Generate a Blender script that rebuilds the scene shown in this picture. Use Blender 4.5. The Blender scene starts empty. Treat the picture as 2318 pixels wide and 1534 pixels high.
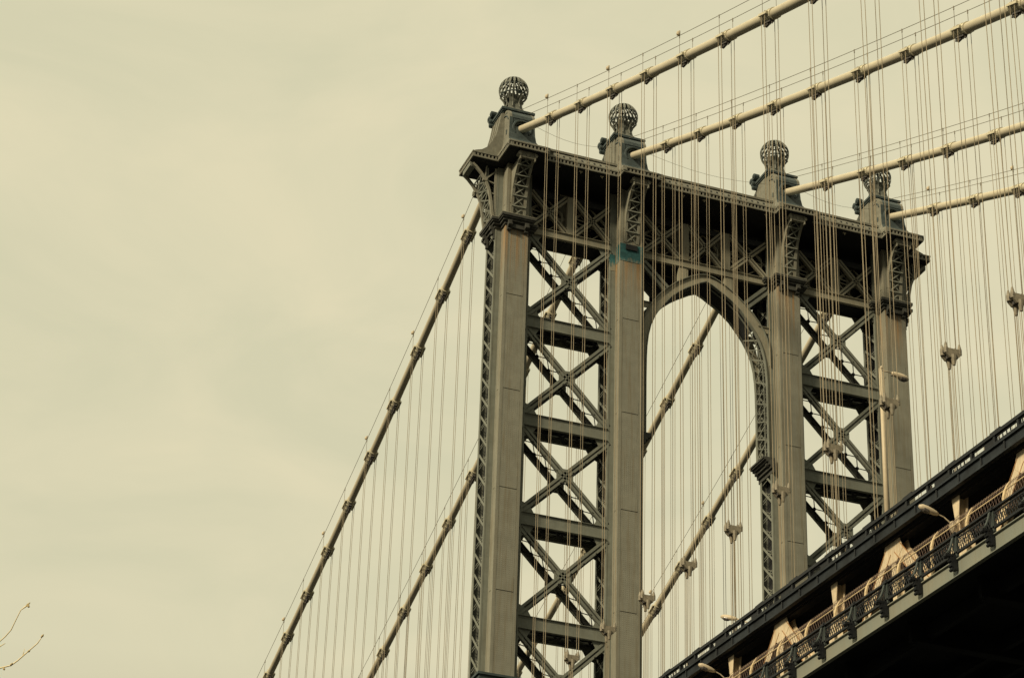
import bpy, math, random
from math import radians, sin, cos, pi, sqrt, atan2
from mathutils import Vector, Matrix
random.seed(7)
scene = bpy.context.scene
COL = scene.collection
V = Vector

# ------------------------------------------------------------------ setting-out
LEGX = [0.0, 8.534, 20.726, 29.26]      # four cable planes, 28 / 40 / 28 ft apart
PANEL = 5.44467                         # suspender spacing along the bridge
GROUND = -98.6                          # heights are measured from the cable saddles
N_U0, N_S, N_C = 8.131, 0.45007, 0.0006017
F_U0, F_S, F_C = 8.770, 0.41958, 0.0010280

def near_z(u): return -N_S * u + N_C * u * u
def far_z(u): return -F_S * u + F_C * u * u
def cable_z(y): return near_z(-y) if y < 0 else far_z(y)
def dz(u): return -0.04589 * (u - 55) + 0.00011556 * (u * u - 3025)      # deck grade
def yoke_z(u): return -44.02946 - 0.04589 * u + 0.00011556 * u * u

# ------------------------------------------------------------------ materials
def mat(name, base, rough=0.6, var=0.12, scale=3.0, metallic=0.0, tint=None, streak=0.0, rust=None, bump=0.0, spec=0.3, emit=None):
    m = bpy.data.materials.new(name); m.use_nodes = True
    nt = m.node_tree; N = nt.nodes; L = nt.links
    bs = N['Principled BSDF']
    bs.inputs['Roughness'].default_value = rough
    bs.inputs['Metallic'].default_value = metallic
    bs.inputs['Specular IOR Level'].default_value = spec
    geo = N.new('ShaderNodeNewGeometry')
    n1 = N.new('ShaderNodeTexNoise'); n1.inputs['Scale'].default_value = scale
    n1.inputs['Detail'].default_value = 6; n1.inputs['Roughness'].default_value = 0.62
    L.new(geo.outputs['Position'], n1.inputs['Vector'])
    r1 = N.new('ShaderNodeValToRGB')
    r1.color_ramp.elements[0].position = 0.3; r1.color_ramp.elements[1].position = 0.72
    lo = [c * (1 - var) for c in base]; hi = [min(1, c * (1 + var)) for c in base]
    if tint: lo = tint
    r1.color_ramp.elements[0].color = (*lo, 1); r1.color_ramp.elements[1].color = (*hi, 1)
    L.new(n1.outputs['Fac'], r1.inputs['Fac'])
    out = r1.outputs['Color']
    if streak > 0:
        mp = N.new('ShaderNodeMapping'); mp.inputs['Scale'].default_value = (5.0, 5.0, 0.22)
        L.new(geo.outputs['Position'], mp.inputs['Vector'])
        n2 = N.new('ShaderNodeTexNoise'); n2.inputs['Scale'].default_value = 1.6; n2.inputs['Detail'].default_value = 4
        L.new(mp.outputs['Vector'], n2.inputs['Vector'])
        mr = N.new('ShaderNodeMapRange'); mr.inputs['From Min'].default_value = 0.48; mr.inputs['From Max'].default_value = 0.72
        mr.inputs['To Max'].default_value = streak
        L.new(n2.outputs['Fac'], mr.inputs['Value'])
        mx = N.new('ShaderNodeMix'); mx.data_type = 'RGBA'
        L.new(mr.outputs['Result'], mx.inputs[0]); L.new(out, mx.inputs[6])
        mx.inputs[7].default_value = (base[0] * 0.78, base[1] * 0.66, base[2] * 0.52, 1)
        out = mx.outputs[2]
        if rust:
            # rust washed down the plates from the ledge
            sp = N.new('ShaderNodeSeparateXYZ'); L.new(geo.outputs['Position'], sp.inputs['Vector'])
            h = N.new('ShaderNodeMapRange'); h.inputs['From Min'].default_value = rust[0]; h.inputs['From Max'].default_value = rust[1]
            h.interpolation_type = 'SMOOTHSTEP'
            L.new(sp.outputs['Z'], h.inputs['Value'])
            h2 = N.new('ShaderNodeMapRange'); h2.inputs['From Min'].default_value = -8.5; h2.inputs['From Max'].default_value = -8.7
            L.new(sp.outputs['Z'], h2.inputs['Value'])
            hm = N.new('ShaderNodeMath'); hm.operation = 'MULTIPLY'
            L.new(h.outputs['Result'], hm.inputs[0]); L.new(h2.outputs['Result'], hm.inputs[1])
            mp2 = N.new('ShaderNodeMapping'); mp2.inputs['Scale'].default_value = (6.0, 1.2, 0.12)
            L.new(geo.outputs['Position'], mp2.inputs['Vector'])
            n3 = N.new('ShaderNodeTexNoise'); n3.inputs['Scale'].default_value = 1.1; n3.inputs['Detail'].default_value = 5
            L.new(mp2.outputs['Vector'], n3.inputs['Vector'])
            m3 = N.new('ShaderNodeMapRange'); m3.inputs['From Min'].default_value = 0.46; m3.inputs['From Max'].default_value = 0.66
            m3.inputs['To Max'].default_value = 0.85
            L.new(n3.outputs['Fac'], m3.inputs['Value'])
            mu = N.new('ShaderNodeMath'); mu.operation = 'MULTIPLY'
            L.new(hm.outputs[0], mu.inputs[0]); L.new(m3.outputs['Result'], mu.inputs[1])
            mx2 = N.new('ShaderNodeMix'); mx2.data_type = 'RGBA'
            L.new(mu.outputs[0], mx2.inputs[0]); L.new(out, mx2.inputs[6]); mx2.inputs[7].default_value = (0.36, 0.2, 0.07, 1)
            out = mx2.outputs[2]
    L.new(out, bs.inputs['Base Color'])
    if bump > 0:
        vo = N.new('ShaderNodeTexVoronoi'); vo.inputs['Scale'].default_value = 7.0
        vo.inputs['Randomness'].default_value = 0.15
        L.new(geo.outputs['Position'], vo.inputs['Vector'])
        mb = N.new('ShaderNodeMapRange'); mb.inputs['From Min'].default_value = 0.0; mb.inputs['From Max'].default_value = 0.22
        mb.inputs['To Min'].default_value = 1.0; mb.inputs['To Max'].default_value = 0.0
        L.new(vo.outputs['Distance'], mb.inputs['Value'])
        bp = N.new('ShaderNodeBump'); bp.inputs['Strength'].default_value = bump; bp.inputs['Distance'].default_value = 0.03
        L.new(mb.outputs['Result'], bp.inputs['Height']); L.new(bp.outputs['Normal'], bs.inputs['Normal'])
    return m

M = {}
M['tower'] = mat('tower_paint', (0.31, 0.30, 0.235), var=0.13, scale=1.3, streak=0.55, bump=0.5, rough=0.62)
M['leg'] = mat('leg_paint', (0.255, 0.255, 0.21), var=0.12, scale=1.1, streak=0.6, rust=(-13.5, -8.8), bump=0.6, rough=0.62)
M['side'] = mat('brace_paint', (0.2, 0.215, 0.185), var=0.15, scale=1.7, streak=0.4, rough=0.62)
M['inner'] = mat('shade_black_steel', (0.022, 0.024, 0.026), var=0.3, scale=1.5, rough=0.8)  # near black: shade inside and under the tower put into the colour
M['housing'] = mat('saddle_paint', (0.2, 0.2, 0.165), var=0.22, scale=2.5, streak=0.5, rough=0.6)
M['ledge'] = mat('shade_dark_steel', (0.06, 0.062, 0.055), var=0.4, scale=3, rough=0.7)  # shade on ledge tiers and in grooves put into a darker colour
M['hood'] = mat('hood_dark_teal', (0.055, 0.075, 0.078), var=0.3, scale=2.5, streak=0.2, rough=0.6)  # darker teal than the housing sides
M['globe'] = mat('globe_paint', (0.17, 0.18, 0.155), var=0.2, scale=4, rough=0.55)
M['primer'] = mat('teal_primer', (0.035, 0.12, 0.13), var=0.4, scale=2.2, rough=0.7)
def patchy_primer():
    m = M['primer']; nt = m.node_tree; N = nt.nodes; L = nt.links; bs = N['Principled BSDF']
    src = bs.inputs['Base Color'].links[0].from_socket
    geo = N.new('ShaderNodeNewGeometry'); sp = N.new('ShaderNodeSeparateXYZ'); L.new(geo.outputs['Position'], sp.inputs['Vector'])
    mp = N.new('ShaderNodeMapping'); mp.inputs['Scale'].default_value = (3.5, 3.5, 1.2); L.new(geo.outputs['Position'], mp.inputs['Vector'])
    n = N.new('ShaderNodeTexNoise'); n.inputs['Scale'].default_value = 2.0; n.inputs['Detail'].default_value = 5; L.new(mp.outputs['Vector'], n.inputs['Vector'])
    h = N.new('ShaderNodeMapRange'); h.inputs['From Min'].default_value = -10.1; h.inputs['From Max'].default_value = -8.6; L.new(sp.outputs['Z'], h.inputs['Value'])
    a = N.new('ShaderNodeMath'); a.operation = 'ADD'; L.new(h.outputs['Result'], a.inputs[0]); L.new(n.outputs['Fac'], a.inputs[1])
    r = N.new('ShaderNodeMapRange'); r.inputs['From Min'].default_value = 0.72; r.inputs['From Max'].default_value = 1.05; L.new(a.outputs[0], r.inputs['Value'])
    mx = N.new('ShaderNodeMix'); mx.data_type = 'RGBA'; L.new(r.outputs['Result'], mx.inputs[0]); mx.inputs[6].default_value = (0.27, 0.265, 0.205, 1); L.new(src, mx.inputs[7])
    L.new(mx.outputs[2], bs.inputs['Base Color'])
patchy_primer()
M['cable'] = mat('cable_paint', (0.52, 0.475, 0.36), var=0.07, scale=1.2, rough=0.5, streak=0.0)
M['band'] = mat('cable_band_paint', (0.6, 0.56, 0.42), var=0.12, scale=4, rough=0.55)
M['bolt'] = mat('dark_bolts', (0.09, 0.085, 0.08), var=0.3, scale=6, rough=0.6)
M['rope'] = mat('rope_paint', (0.33, 0.28, 0.195), var=0.2, scale=0.8, rough=0.6)
M['yoke'] = mat('yoke_paint', (0.25, 0.225, 0.17), var=0.3, scale=6, rough=0.6)
M['wire'] = mat('thin_wire', (0.16, 0.14, 0.10), var=0.15, scale=2, rough=0.5)
M['truss'] = mat('truss_cream_paint', (0.66, 0.56, 0.40), var=0.2, scale=2.2, rough=0.6, streak=0.7)
M['rusty'] = mat('rusty_truss_edge', (0.36, 0.2, 0.09), var=0.35, scale=3, rough=0.8)
M['band_dark'] = mat('edge_beam_dark', (0.016, 0.021, 0.026), var=0.75, scale=0.9, rough=0.6)  # near-black edge beam with strong random mottling
M['dark'] = mat('railing_dark', (0.012, 0.014, 0.017), var=0.3, scale=3, rough=0.5)  # near black, for rails, stiffeners and scrolls
M['railblue'] = mat('railing_post_dark_blue', (0.05, 0.062, 0.06), var=0.25, scale=3, rough=0.5)  # dark blue-green railing posts
M['fascia'] = mat('fascia_grey_green', (0.25, 0.25, 0.2), var=0.0, scale=0.55, rough=0.6, tint=(0.2, 0.225, 0.2), streak=0.25)  # grey-green with random warmer patches
M['fence'] = mat('fence_paint', (0.62, 0.49, 0.30), var=0.12, scale=3, rough=0.55)
M['mesh'] = mat('fence_mesh_wire', (0.17, 0.12, 0.10), var=0.2, scale=3, rough=0.7)
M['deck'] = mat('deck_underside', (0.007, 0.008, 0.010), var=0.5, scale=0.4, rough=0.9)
M['asphalt'] = mat('asphalt', (0.05, 0.05, 0.05), var=0.2, scale=2, rough=0.9)
M['lamp'] = mat('lamp_paint', (0.55, 0.47, 0.34), var=0.08, scale=3, rough=0.45)
M['lens'] = mat('lamp_lens', (0.12, 0.11, 0.1), var=0.1, scale=3, rough=0.25)
M['stone'] = mat('pier_granite', (0.3, 0.28, 0.24), var=0.2, scale=1.2, rough=0.85)
M['bark'] = mat('twig_bark', (0.85, 0.72, 0.44), var=0.15, scale=14, rough=0.85)
M['bud'] = mat('bud_scale', (0.5, 0.4, 0.2), var=0.25, scale=20, rough=0.8)
M['ground'] = mat('dark_ground', (0.02, 0.02, 0.018), var=0.3, scale=0.3, rough=0.95)
M['water'] = mat('river_water', (0.012, 0.016, 0.018), var=0.3, scale=0.1, rough=0.35, spec=0.1)

# ------------------------------------------------------------------ mesh helpers
class MB:
    def __init__(s): s.v = []; s.f = []; s.smooth = False
    def add(s, vs, fs):
        b = len(s.v); s.v += [V(p) for p in vs]; s.f += [tuple(i + b for i in f) for f in fs]; return s
    def box(s, x0, x1, y0, y1, z0, z1):
        return s.add([(x0,y0,z0),(x1,y0,z0),(x1,y1,z0),(x0,y1,z0),(x0,y0,z1),(x1,y0,z1),(x1,y1,z1),(x0,y1,z1)],
                     [(0,3,2,1),(4,5,6,7),(0,1,5,4),(1,2,6,5),(2,3,7,6),(3,0,4,7)])
    def bar(s, p, q, w, h, n=(0, -1, 0)):
        """rectangular bar from p to q; w is its width across n, h its thickness along n"""
        p = V(p); q = V(q); d = (q - p).normalized(); n = V(n); n = (n - d * n.dot(d)).normalized(); t = d.cross(n)
        a = t * (w / 2); b = n * (h / 2)
        return s.add([p-a-b, p+a-b, p+a+b, p-a+b, q-a-b, q+a-b, q+a+b, q-a+b],
                     [(0,3,2,1),(4,5,6,7),(0,1,5,4),(1,2,6,5),(2,3,7,6),(3,0,4,7)])
    def tube(s, pts, r, n=8, cap=True):
        pts = [V(p) for p in pts]; rs = r if isinstance(r, (list, tuple)) else [r] * len(pts)
        b = len(s.v); up = V((0.13, 0.31, 0.94)); fr = None
        for i, p in enumerate(pts):
            d = (pts[min(i+1, len(pts)-1)] - pts[max(i-1, 0)]).normalized()
            if fr is None:
                fr = up.cross(d)
                if fr.length < 0.1: fr = V((1, 0, 0)).cross(d)
            fr = (fr - d * fr.dot(d)).normalized(); g = d.cross(fr)
            for k in range(n):
                a = 2 * pi * k / n
                s.v.append(p + (fr * cos(a) + g * sin(a)) * rs[i])
        for i in range(len(pts) - 1):
            for k in range(n):
                a = b + i*n + k; c = b + i*n + (k+1) % n
                s.f.append((a, c, c + n, a + n))
        if cap:
            s.f.append(tuple(b + k for k in range(n))[::-1]); e = b + (len(pts)-1)*n
            s.f.append(tuple(e + k for k in range(n)))
        return s
    def prism(s, poly, axis, a0, a1):
        """polygon in the plane normal to axis, extruded from a0 to a1 (2D order: remaining axes)"""
        def P(u, v, a):
            return {'X': (a, u, v), 'Y': (u, a, v), 'Z': (u, v, a)}[axis]
        n = len(poly); b = [P(u, v, a0) for u, v in poly] + [P(u, v, a1) for u, v in poly]
        fs = [tuple(range(n))[::-1], tuple(range(n, 2*n))] + [(i, (i+1) % n, (i+1) % n + n, i + n) for i in range(n)]
        return s.add(b, fs)
    def ribbon(s, outer, inner, y0, y1):
        """plate between two polylines (x,z) of equal length, from y0 to y1"""
        for i in range(len(outer) - 1):
            s.prism([outer[i], outer[i+1], inner[i+1], inner[i]], 'Y', y0, y1)
        return s
    def lathe(s, prof, cx, cy, n=24):
        b = len(s.v)
        for r, z in prof:
            for k in range(n):
                a = 2*pi*k/n; s.v.append(V((cx + r*cos(a), cy + r*sin(a), z)))
        for i in range(len(prof) - 1):
            for k in range(n):
                a = b+i*n+k; c = b+i*n+(k+1) % n; s.f.append((a, c, c+n, a+n))
        return s
    def build(s, name, m, parent=None, origin=None, smooth=False):
        o3 = V(origin) if origin is not None else (root_origin(parent) if parent else V((0, 0, 0)))
        me = bpy.data.meshes.new(name); me.from_pydata([tuple(p - o3) for p in s.v], [], s.f); me.validate()
        me.materials.append(m if not isinstance(m, str) else M[m])
        import bmesh
        bm = bmesh.new(); bm.from_mesh(me); bmesh.ops.recalc_face_normals(bm, faces=bm.faces); bm.to_mesh(me); bm.free()
        if smooth:
            for p in me.polygons: p.use_smooth = True
        o = bpy.data.objects.new(name, me); COL.objects.link(o)
        if parent: o.parent = parent
        else: o.location = o3
        return o

def build_pieces(mb, name, m, parent, gap=0.03):
    """one object for each separate piece of the collected mesh"""
    n = len(mb.v); par = list(range(n))
    def find(i):
        while par[i] != i: par[i] = par[par[i]]; i = par[i]
        return i
    for f in mb.f:
        for i in f[1:]: par[find(i)] = find(f[0])
    isl = {}
    for i in range(n): isl.setdefault(find(i), []).append(i)
    ks = list(isl); bb = []
    for k in ks:
        ps = [mb.v[i] for i in isl[k]]
        bb.append((V([min(p[c] for p in ps) - gap for c in range(3)]), V([max(p[c] for p in ps) + gap for c in range(3)])))
    grp = list(range(len(ks)))
    def gf(i):
        while grp[i] != i: i = grp[i]
        return i
    for i in range(len(ks)):
        for j in range(i):
            if all(bb[i][0][c] <= bb[j][1][c] and bb[j][0][c] <= bb[i][1][c] for c in range(3)):
                a, b = gf(i), gf(j)
                if a != b: grp[a] = b
    gi = {}
    for i in range(len(ks)): gi.setdefault(gf(i), []).append(i)
    out = []
    for g in gi.values():
        ids = {}
        q = MB()
        own = set()
        for i in g: own.update(isl[ks[i]])
        for i in sorted(own): ids[i] = len(q.v); q.v.append(mb.v[i])
        q.f = [tuple(ids[i] for i in f) for f in mb.f if f[0] in own]
        out.append(q.build(name, m, parent))
    return out

ORI = {}
def root_origin(o):
    while o.parent: o = o.parent
    return ORI.get(o.name, V(o.location))

def tag(o, label=None, cat=None, group=None, kind=None):
    if label: o['label'] = label
    if cat: o['category'] = cat
    if group: o['group'] = group
    if kind: o['kind'] = kind
    return o

def thing(name, label, cat, loc, group=None):
    o = bpy.data.objects.new(name, None); COL.objects.link(o); o.location = loc
    o.empty_display_size = 0.5; ORI[o.name] = V(loc)
    return tag(o, label, cat, group)

def kids(o): return [c for c in bpy.data.objects if c.parent == o]
def copy_tree(o, parent=None):
    c = o.copy(); COL.objects.link(c)
    if parent: c.parent = parent
    for ch in kids(o): copy_tree(ch, c)
    return c

ORD = ['first', 'second', 'third', 'fourth', 'fifth', 'sixth', 'seventh', 'eighth', 'ninth', 'tenth', 'eleventh', 'twelfth',
       'thirteenth', 'fourteenth', 'fifteenth', 'sixteenth', 'seventeenth', 'eighteenth']

# ================================================================== TOWER
tower = thing('bridge_tower', 'olive grey riveted steel suspension bridge tower with four legs and a pointed arch', 'bridge tower', (14.63, 0, GROUND + 8))
tower['material_note'] = 'steel'
del tower['material_note']
CORE, WING, DF, DW = 0.83, 1.28, 1.716, 0.90
ZB = GROUND + 8
SPL = [-6.905 - 7.2115 * i for i in range(12)]          # plate splices
STRUT = [-14.98, -22.44, -29.66, -36.88, -44.1, -51.3, -58.5, -65.7, -72.9, -80.1]

def leg_parts(xc, idx):
    # core columns front and rear, each a closed box clad with splice plates
    m = MB()
    for sgn in (-1, 1):
        y_in, y_out = sgn * DW, sgn * (DF - 0.05)
        ya, yb = min(y_in, y_out), max(y_in, y_out)
        m.box(xc - CORE + 0.04, xc + CORE - 0.04, ya, yb, ZB, -3.7)
        yo = sgn * DF; yi = sgn * (DF - 0.055)
        for sx in (-1, 1):   # corner angles
            m.box(*sorted((xc + sx*CORE, xc + sx*(CORE - 0.22))), *sorted((yo, yi)), ZB, -3.72)
            m.box(*sorted((xc + sx*CORE, xc + sx*(CORE - 0.045))), *sorted((sgn*(DF-0.06), sgn*(DF-0.3))), ZB, -3.72)
            m.box(*sorted((xc + sx*(CORE+0.002), xc + sx*(CORE - 0.045))), *sorted((sgn*(DW+0.002), sgn*(DW+0.16))), ZB, -3.72)
        tops = [-3.8] + SPL
        for i in range(len(tops)):
            zt = tops[i] - (0.0 if i == 0 else 0.045); zb = tops[i+1] if i + 1 < len(tops) else ZB
            m.box(xc - 0.60, xc + 0.60, *sorted((sgn*(DF-0.052), sgn*(DF-0.012))), zb, zt)
            m.box(xc - 0.59, xc + 0.59, *sorted((sgn*(DF-0.02), sgn*(DF+0.006))), zb + 0.0, zb + 0.95)   # splice plate
            for sx in (-1, 1):
                m.box(*sorted((xc + sx*(CORE-0.012), xc + sx*(CORE-0.045))), *sorted((sgn*(DF-0.31), sgn*(DW+0.17))), zb, zt)
    leg = m.build('leg', 'leg', tower)
    # wings: flange plates facing along the bridge
    m = MB()
    for sgn in (-1, 1):
        for sx in (-1, 1):
            m.box(*sorted((xc + sx*(CORE-0.04), xc + sx*WING)), *sorted((sgn*DW, sgn*(DW-0.04))), ZB, -3.75)
            m.box(*sorted((xc + sx*WING, xc + sx*(WING-0.035))), *sorted((sgn*(DW-0.04), sgn*(DW-0.2))), ZB, -3.75)
            m.box(*sorted((xc + sx*(WING+0.012), xc + sx*(WING-0.1))), *sorted((sgn*(DW+0.014), sgn*(DW-0.001))), ZB, -3.76)
        m.box(xc - CORE + .05, xc + CORE - .05, *sorted((sgn*DW, sgn*(DW-0.04))), ZB, -3.75)
    build_pieces(m, 'side_flange', 'side', leg)
    for sx in (-1, 1):
        m = MB(); X = xc + sx*(WING - 0.05); z = -3.9
        while z > ZB + 1:
            m.bar((X, 0.76, z), (X, -0.76, z - 1.5), 0.15, 0.03, (1, 0, 0))
            m.bar((X - sx*0.06, 0.76, z - 0.85), (X - sx*0.06, -0.76, z - 0.60), 0.055, 0.03, (1, 0, 0))
            m.bar((X - sx*0.06, 0.76, z - 1.05), (X - sx*0.06, -0.76, z - 0.80), 0.05, 0.03, (1, 0, 0))
            X2 = X - sx*0.34
            m.bar((X2, 0.8, z - 0.1), (X2, -0.8, z - 1.0), 0.06, 0.03, (1, 0, 0))
            m.bar((X2, 0.8, z - 0.28), (X2, -0.8, z - 1.18), 0.05, 0.03, (1, 0, 0))
            z -= 1.43
        m.build('side_lacing', 'side', leg)
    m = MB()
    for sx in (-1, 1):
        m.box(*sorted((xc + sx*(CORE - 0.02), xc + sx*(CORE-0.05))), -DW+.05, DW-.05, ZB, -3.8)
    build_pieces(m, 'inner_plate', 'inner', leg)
    # ledge (all but the second leg, stripped for repainting)
    if idx != 1:
        m = MB()
        def outline(o):
            a, b, c, d = CORE + o, WING + o, DF + o, DW + o
            xl = b if True else a
            return [(xc-a,-c),(xc+a,-c),(xc+a,-d),(xc+b,-d),(xc+b,d),(xc+a,d),(xc+a,c),(xc-a,c),(xc-a,d),(xc-b,d),(xc-b,-d),(xc-a,-d)]
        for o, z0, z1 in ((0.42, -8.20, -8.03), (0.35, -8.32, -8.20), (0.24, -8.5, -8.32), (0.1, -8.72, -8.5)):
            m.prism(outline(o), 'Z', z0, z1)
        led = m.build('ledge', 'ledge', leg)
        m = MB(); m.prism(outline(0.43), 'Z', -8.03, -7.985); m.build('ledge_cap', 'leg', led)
        m = MB()
        for dx in (-0.62, 0.62):
            for k, (o, z0, z1) in enumerate(((0.36, -8.75, -8.51), (0.24, -9.0, -8.75), (0.13, -9.2, -9.0))):
                m.box(xc+dx-0.13, xc+dx+0.13, -DF-o, -DF+0.02, z0, z1)
            m.tube([(xc+dx-0.14, -DF-0.3, -8.83), (xc+dx+0.14, -DF-0.3, -8.83)], 0.13, 10)
            m.tube([(xc+dx-0.14, -DF-0.1, -9.12), (xc+dx+0.14, -DF-0.1, -9.12)], 0.10, 10)
        m.box(xc-0.48, xc+0.48, -DF-0.2, -DF+0.02, -9.0, -8.73)
        for sx in (-1, 1):
            for dy in (-0.7, 0.7):
                for o, z0, z1 in ((0.36, -8.8, -8.51), (0.24, -9.15, -8.8), (0.12, -9.5, -9.15)):
                    m.box(*sorted((xc+sx*(WING-0.02), xc+sx*(WING+o))), dy-0.12, dy+0.12, z0, z1)
        build_pieces(m, 'corbel', 'ledge', led)
    else:
        m = MB()
        m.box(xc-CORE-.012, xc+CORE+.012, -DF-.012, -DW-.1, -9.55, -8.15)
        m.box(xc-WING-.014, xc-CORE-.02, -DW-.016, -DW+.03, -10.05, -8.75)
        pr = m.build('primer_patch', 'primer', leg); pr['label'] = 'fresh teal primer patch on the leg'
        m = MB(); m.box(xc-0.42, xc+0.42, -DF-.10, -DF+.01, -8.62, -8.2)
        m.build('bracket_shadow', 'inner', leg)  # dark box standing in for the shadow at the bracket base
    # front and rear lattice brackets carrying the cornice
    prof = [(1.72,-8.03),(1.86,-7.3),(1.94,-6.6),(2.08,-5.95),(2.30,-5.4),(2.62,-4.85),(3.0,-4.35),(3.35,-3.98)]
    for sgn in (-1, 1):
        m = MB()
        for sx in (-0.53, 0.53):
            poly = [(sgn*DF*0.99, -8.03)] + [(sgn*a, b) for a, b in prof] + [(sgn*DF*0.99, -3.98)]
            m.prism(poly, 'X', xc + sx*0.93 - 0.02, xc + sx*0.93 + 0.02)
            for (a, b), (c, d) in zip(prof[:-1], prof[1:]):
                m.bar((xc+sx*0.88, sgn*a, b), (xc+sx*0.88, sgn*c, d), 0.20, 0.05, (0, sgn, 0.2))
        br = m.build('lattice_bracket', 'leg', leg)
        m = MB()
        N6 = 6
        def at(t):
            t = t * (len(prof) - 1); i = min(int(t), len(prof)-2); f = t - i
            return (prof[i][0]*(1-f)+prof[i+1][0]*f, prof[i][1]*(1-f)+prof[i+1][1]*f)
        for k in range(N6):
            a, b = at(k/N6 + 0.01), at((k+1)/N6 - 0.01)
            m.bar((xc-0.36, sgn*a[0], a[1]), (xc+0.36, sgn*b[0], b[1]), 0.09, 0.035, (0, sgn, .2))
            m.bar((xc+0.36, sgn*a[0]-sgn*.01, a[1]), (xc-0.36, sgn*b[0]-sgn*.01, b[1]), 0.09, 0.035, (0, sgn, .2))
            m.bar((xc-0.5, sgn*(b[0]+.03), b[1]), (xc+0.5, sgn*(b[0]+.03), b[1]), 0.09, 0.08, (0, sgn, .2))
        m.build('bracket_lacing', 'side', leg)
        m = MB()
        m.box(xc-0.52, xc+0.52, *sorted((sgn*3.15, sgn*3.42)), -4.12, -3.62)
        for sx in (-1, 1):
            m.tube([(xc+sx*0.60, sgn*3.05, -3.86), (xc+sx*0.60, sgn*3.5, -3.86)], 0.13, 10)
            m.box(*sorted((xc+sx*0.50, xc+sx*0.58)), *sorted((sgn*3.1, sgn*3.46)), -4.3, -3.62)
        m.tube([(xc, sgn*3.40, -3.87), (xc, sgn*3.47, -3.87)], 0.14, 10)
        build_pieces(m, 'volute', 'leg', leg)
    # outer wing brackets at the two ends of the tower
    if idx in (0, 3):
        sx = -1 if idx == 0 else 1
        pw = [(1.50,-8.03),(1.62,-7.3),(1.72,-6.5),(1.88,-5.7),(2.12,-5.1),(2.45,-4.55),(2.85,-4.1),(3.15,-3.85)]
        m = MB()
        for dy in (-0.87, 0.87):
            poly = [(xc+sx*1.45,-8.03)] + [(xc+sx*a, b) for a, b in pw[:3]] + [(xc+sx*1.45, -6.5)]
            m.prism(poly, 'Y', dy-0.015, dy+0.015)
            for (a, b), (c, d) in zip(pw[:-1], pw[1:]):
                m.bar((xc+sx*a, dy, b), (xc+sx*c, dy, d), 0.17, 0.2, (0, 1, 0))
            m.bar((xc+sx*1.40, dy, -8.03), (xc+sx*1.40, dy, -3.9), 0.17, 0.08, (0, 1, 0))
            node = (xc+sx*2.2, dy, -4.95)
            for q in ((xc+sx*1.35, dy, -5.15), (xc+sx*1.4, dy, -4.1), (xc+sx*2.1, dy, -3.8)):
                m.bar(node, q, 0.09, 0.06, (0, 1, 0))
            m.bar((xc+sx*1.82, dy, -5.9), (xc+sx*1.38, dy, -6.0), 0.09, 0.06, (0, 1, 0))
            m.tube([(node[0], dy-0.12, node[2]), (node[0], dy+0.12, node[2])], 0.17, 8)
        m.build('wing_bracket', 'leg', leg)
        m = MB()
        for k in range(5):
            (a, b), (c, d) = pw[k], pw[k+1]
            m.bar((xc+sx*a, -0.8, b), (xc+sx*c, 0.8, d), 0.1, 0.04, (1, 0, 0.3))
            m.bar((xc+sx*a, 0.8, b), (xc+sx*c, -0.8, d), 0.1, 0.04, (1, 0, 0.3))
            m.bar((xc+sx*c, -0.8, d), (xc+sx*c, 0.8, d), 0.08, 0.06, (1, 0, 0.3))
        m.box(*sorted((xc+sx*2.9, xc+sx*3.3)), -0.75, 0.75, -4.0, -3.62)
        m.box(*sorted((xc+sx*2.0, xc+sx*1.9)), -0.8, 0.8, -5.5, -3.9)
        m.build('wing_lacing', 'side', leg)
    return leg

legs = [leg_parts(x, i) for i, x in enumerate(LEGX)]

# --- struts between the paired legs
def strut(x0, x1, zt, h=0.90):
    m = MB()
    for sgn in (-1, 1):
        y0 = sgn*DW
        m.box(x0, x1, *sorted((y0, y0 - sgn*0.03)), zt - h + .03, zt - .03)
        m.box(x0, x1, *sorted((y0 + sgn*0.10, y0 - sgn*0.14)), zt - 0.03, zt)
        m.box(x0, x1, *sorted((y0 + sgn*0.10, y0 - sgn*0.14)), zt - h, zt - h + 0.03)
        m.box(x0, x1, *sorted((y0 + sgn*0.012, y0 )), zt - 0.17, zt - .031)
        m.box(x0, x1, *sorted((y0 + sgn*0.012, y0 )), zt - h + .031, zt - h + 0.17)
    o = m.build('strut', 'side', tower)
    m = MB(); n = 5; L = (x1 - x0) / n
    for k in range(n):
        a, b = x0 + k*L, x0 + (k+1)*L
        zl = zt - h + .06
        for w, q in ((0.17, 0.0), ):
            m.bar((a, -0.78, zl), (b, 0.78, zl), w, 0.03, (0, 0, 1)); m.bar((b, -0.78, zl + .032), (a, 0.78, zl + .032), w, 0.03, (0, 0, 1))
        m.box((a+b)/2 - .22, (a+b)/2 + .22, -.2, .2, zl - .05, zl - .02)
        m.box(a - 0.02, a + .32, -0.80, -0.40, zl + .08, zl + .11)
    m.box(x0, x1, -0.42, 0.80, zt - .36, zt - .33)
    m.build('strut_lacing', 'inner', o)
    return o

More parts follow.
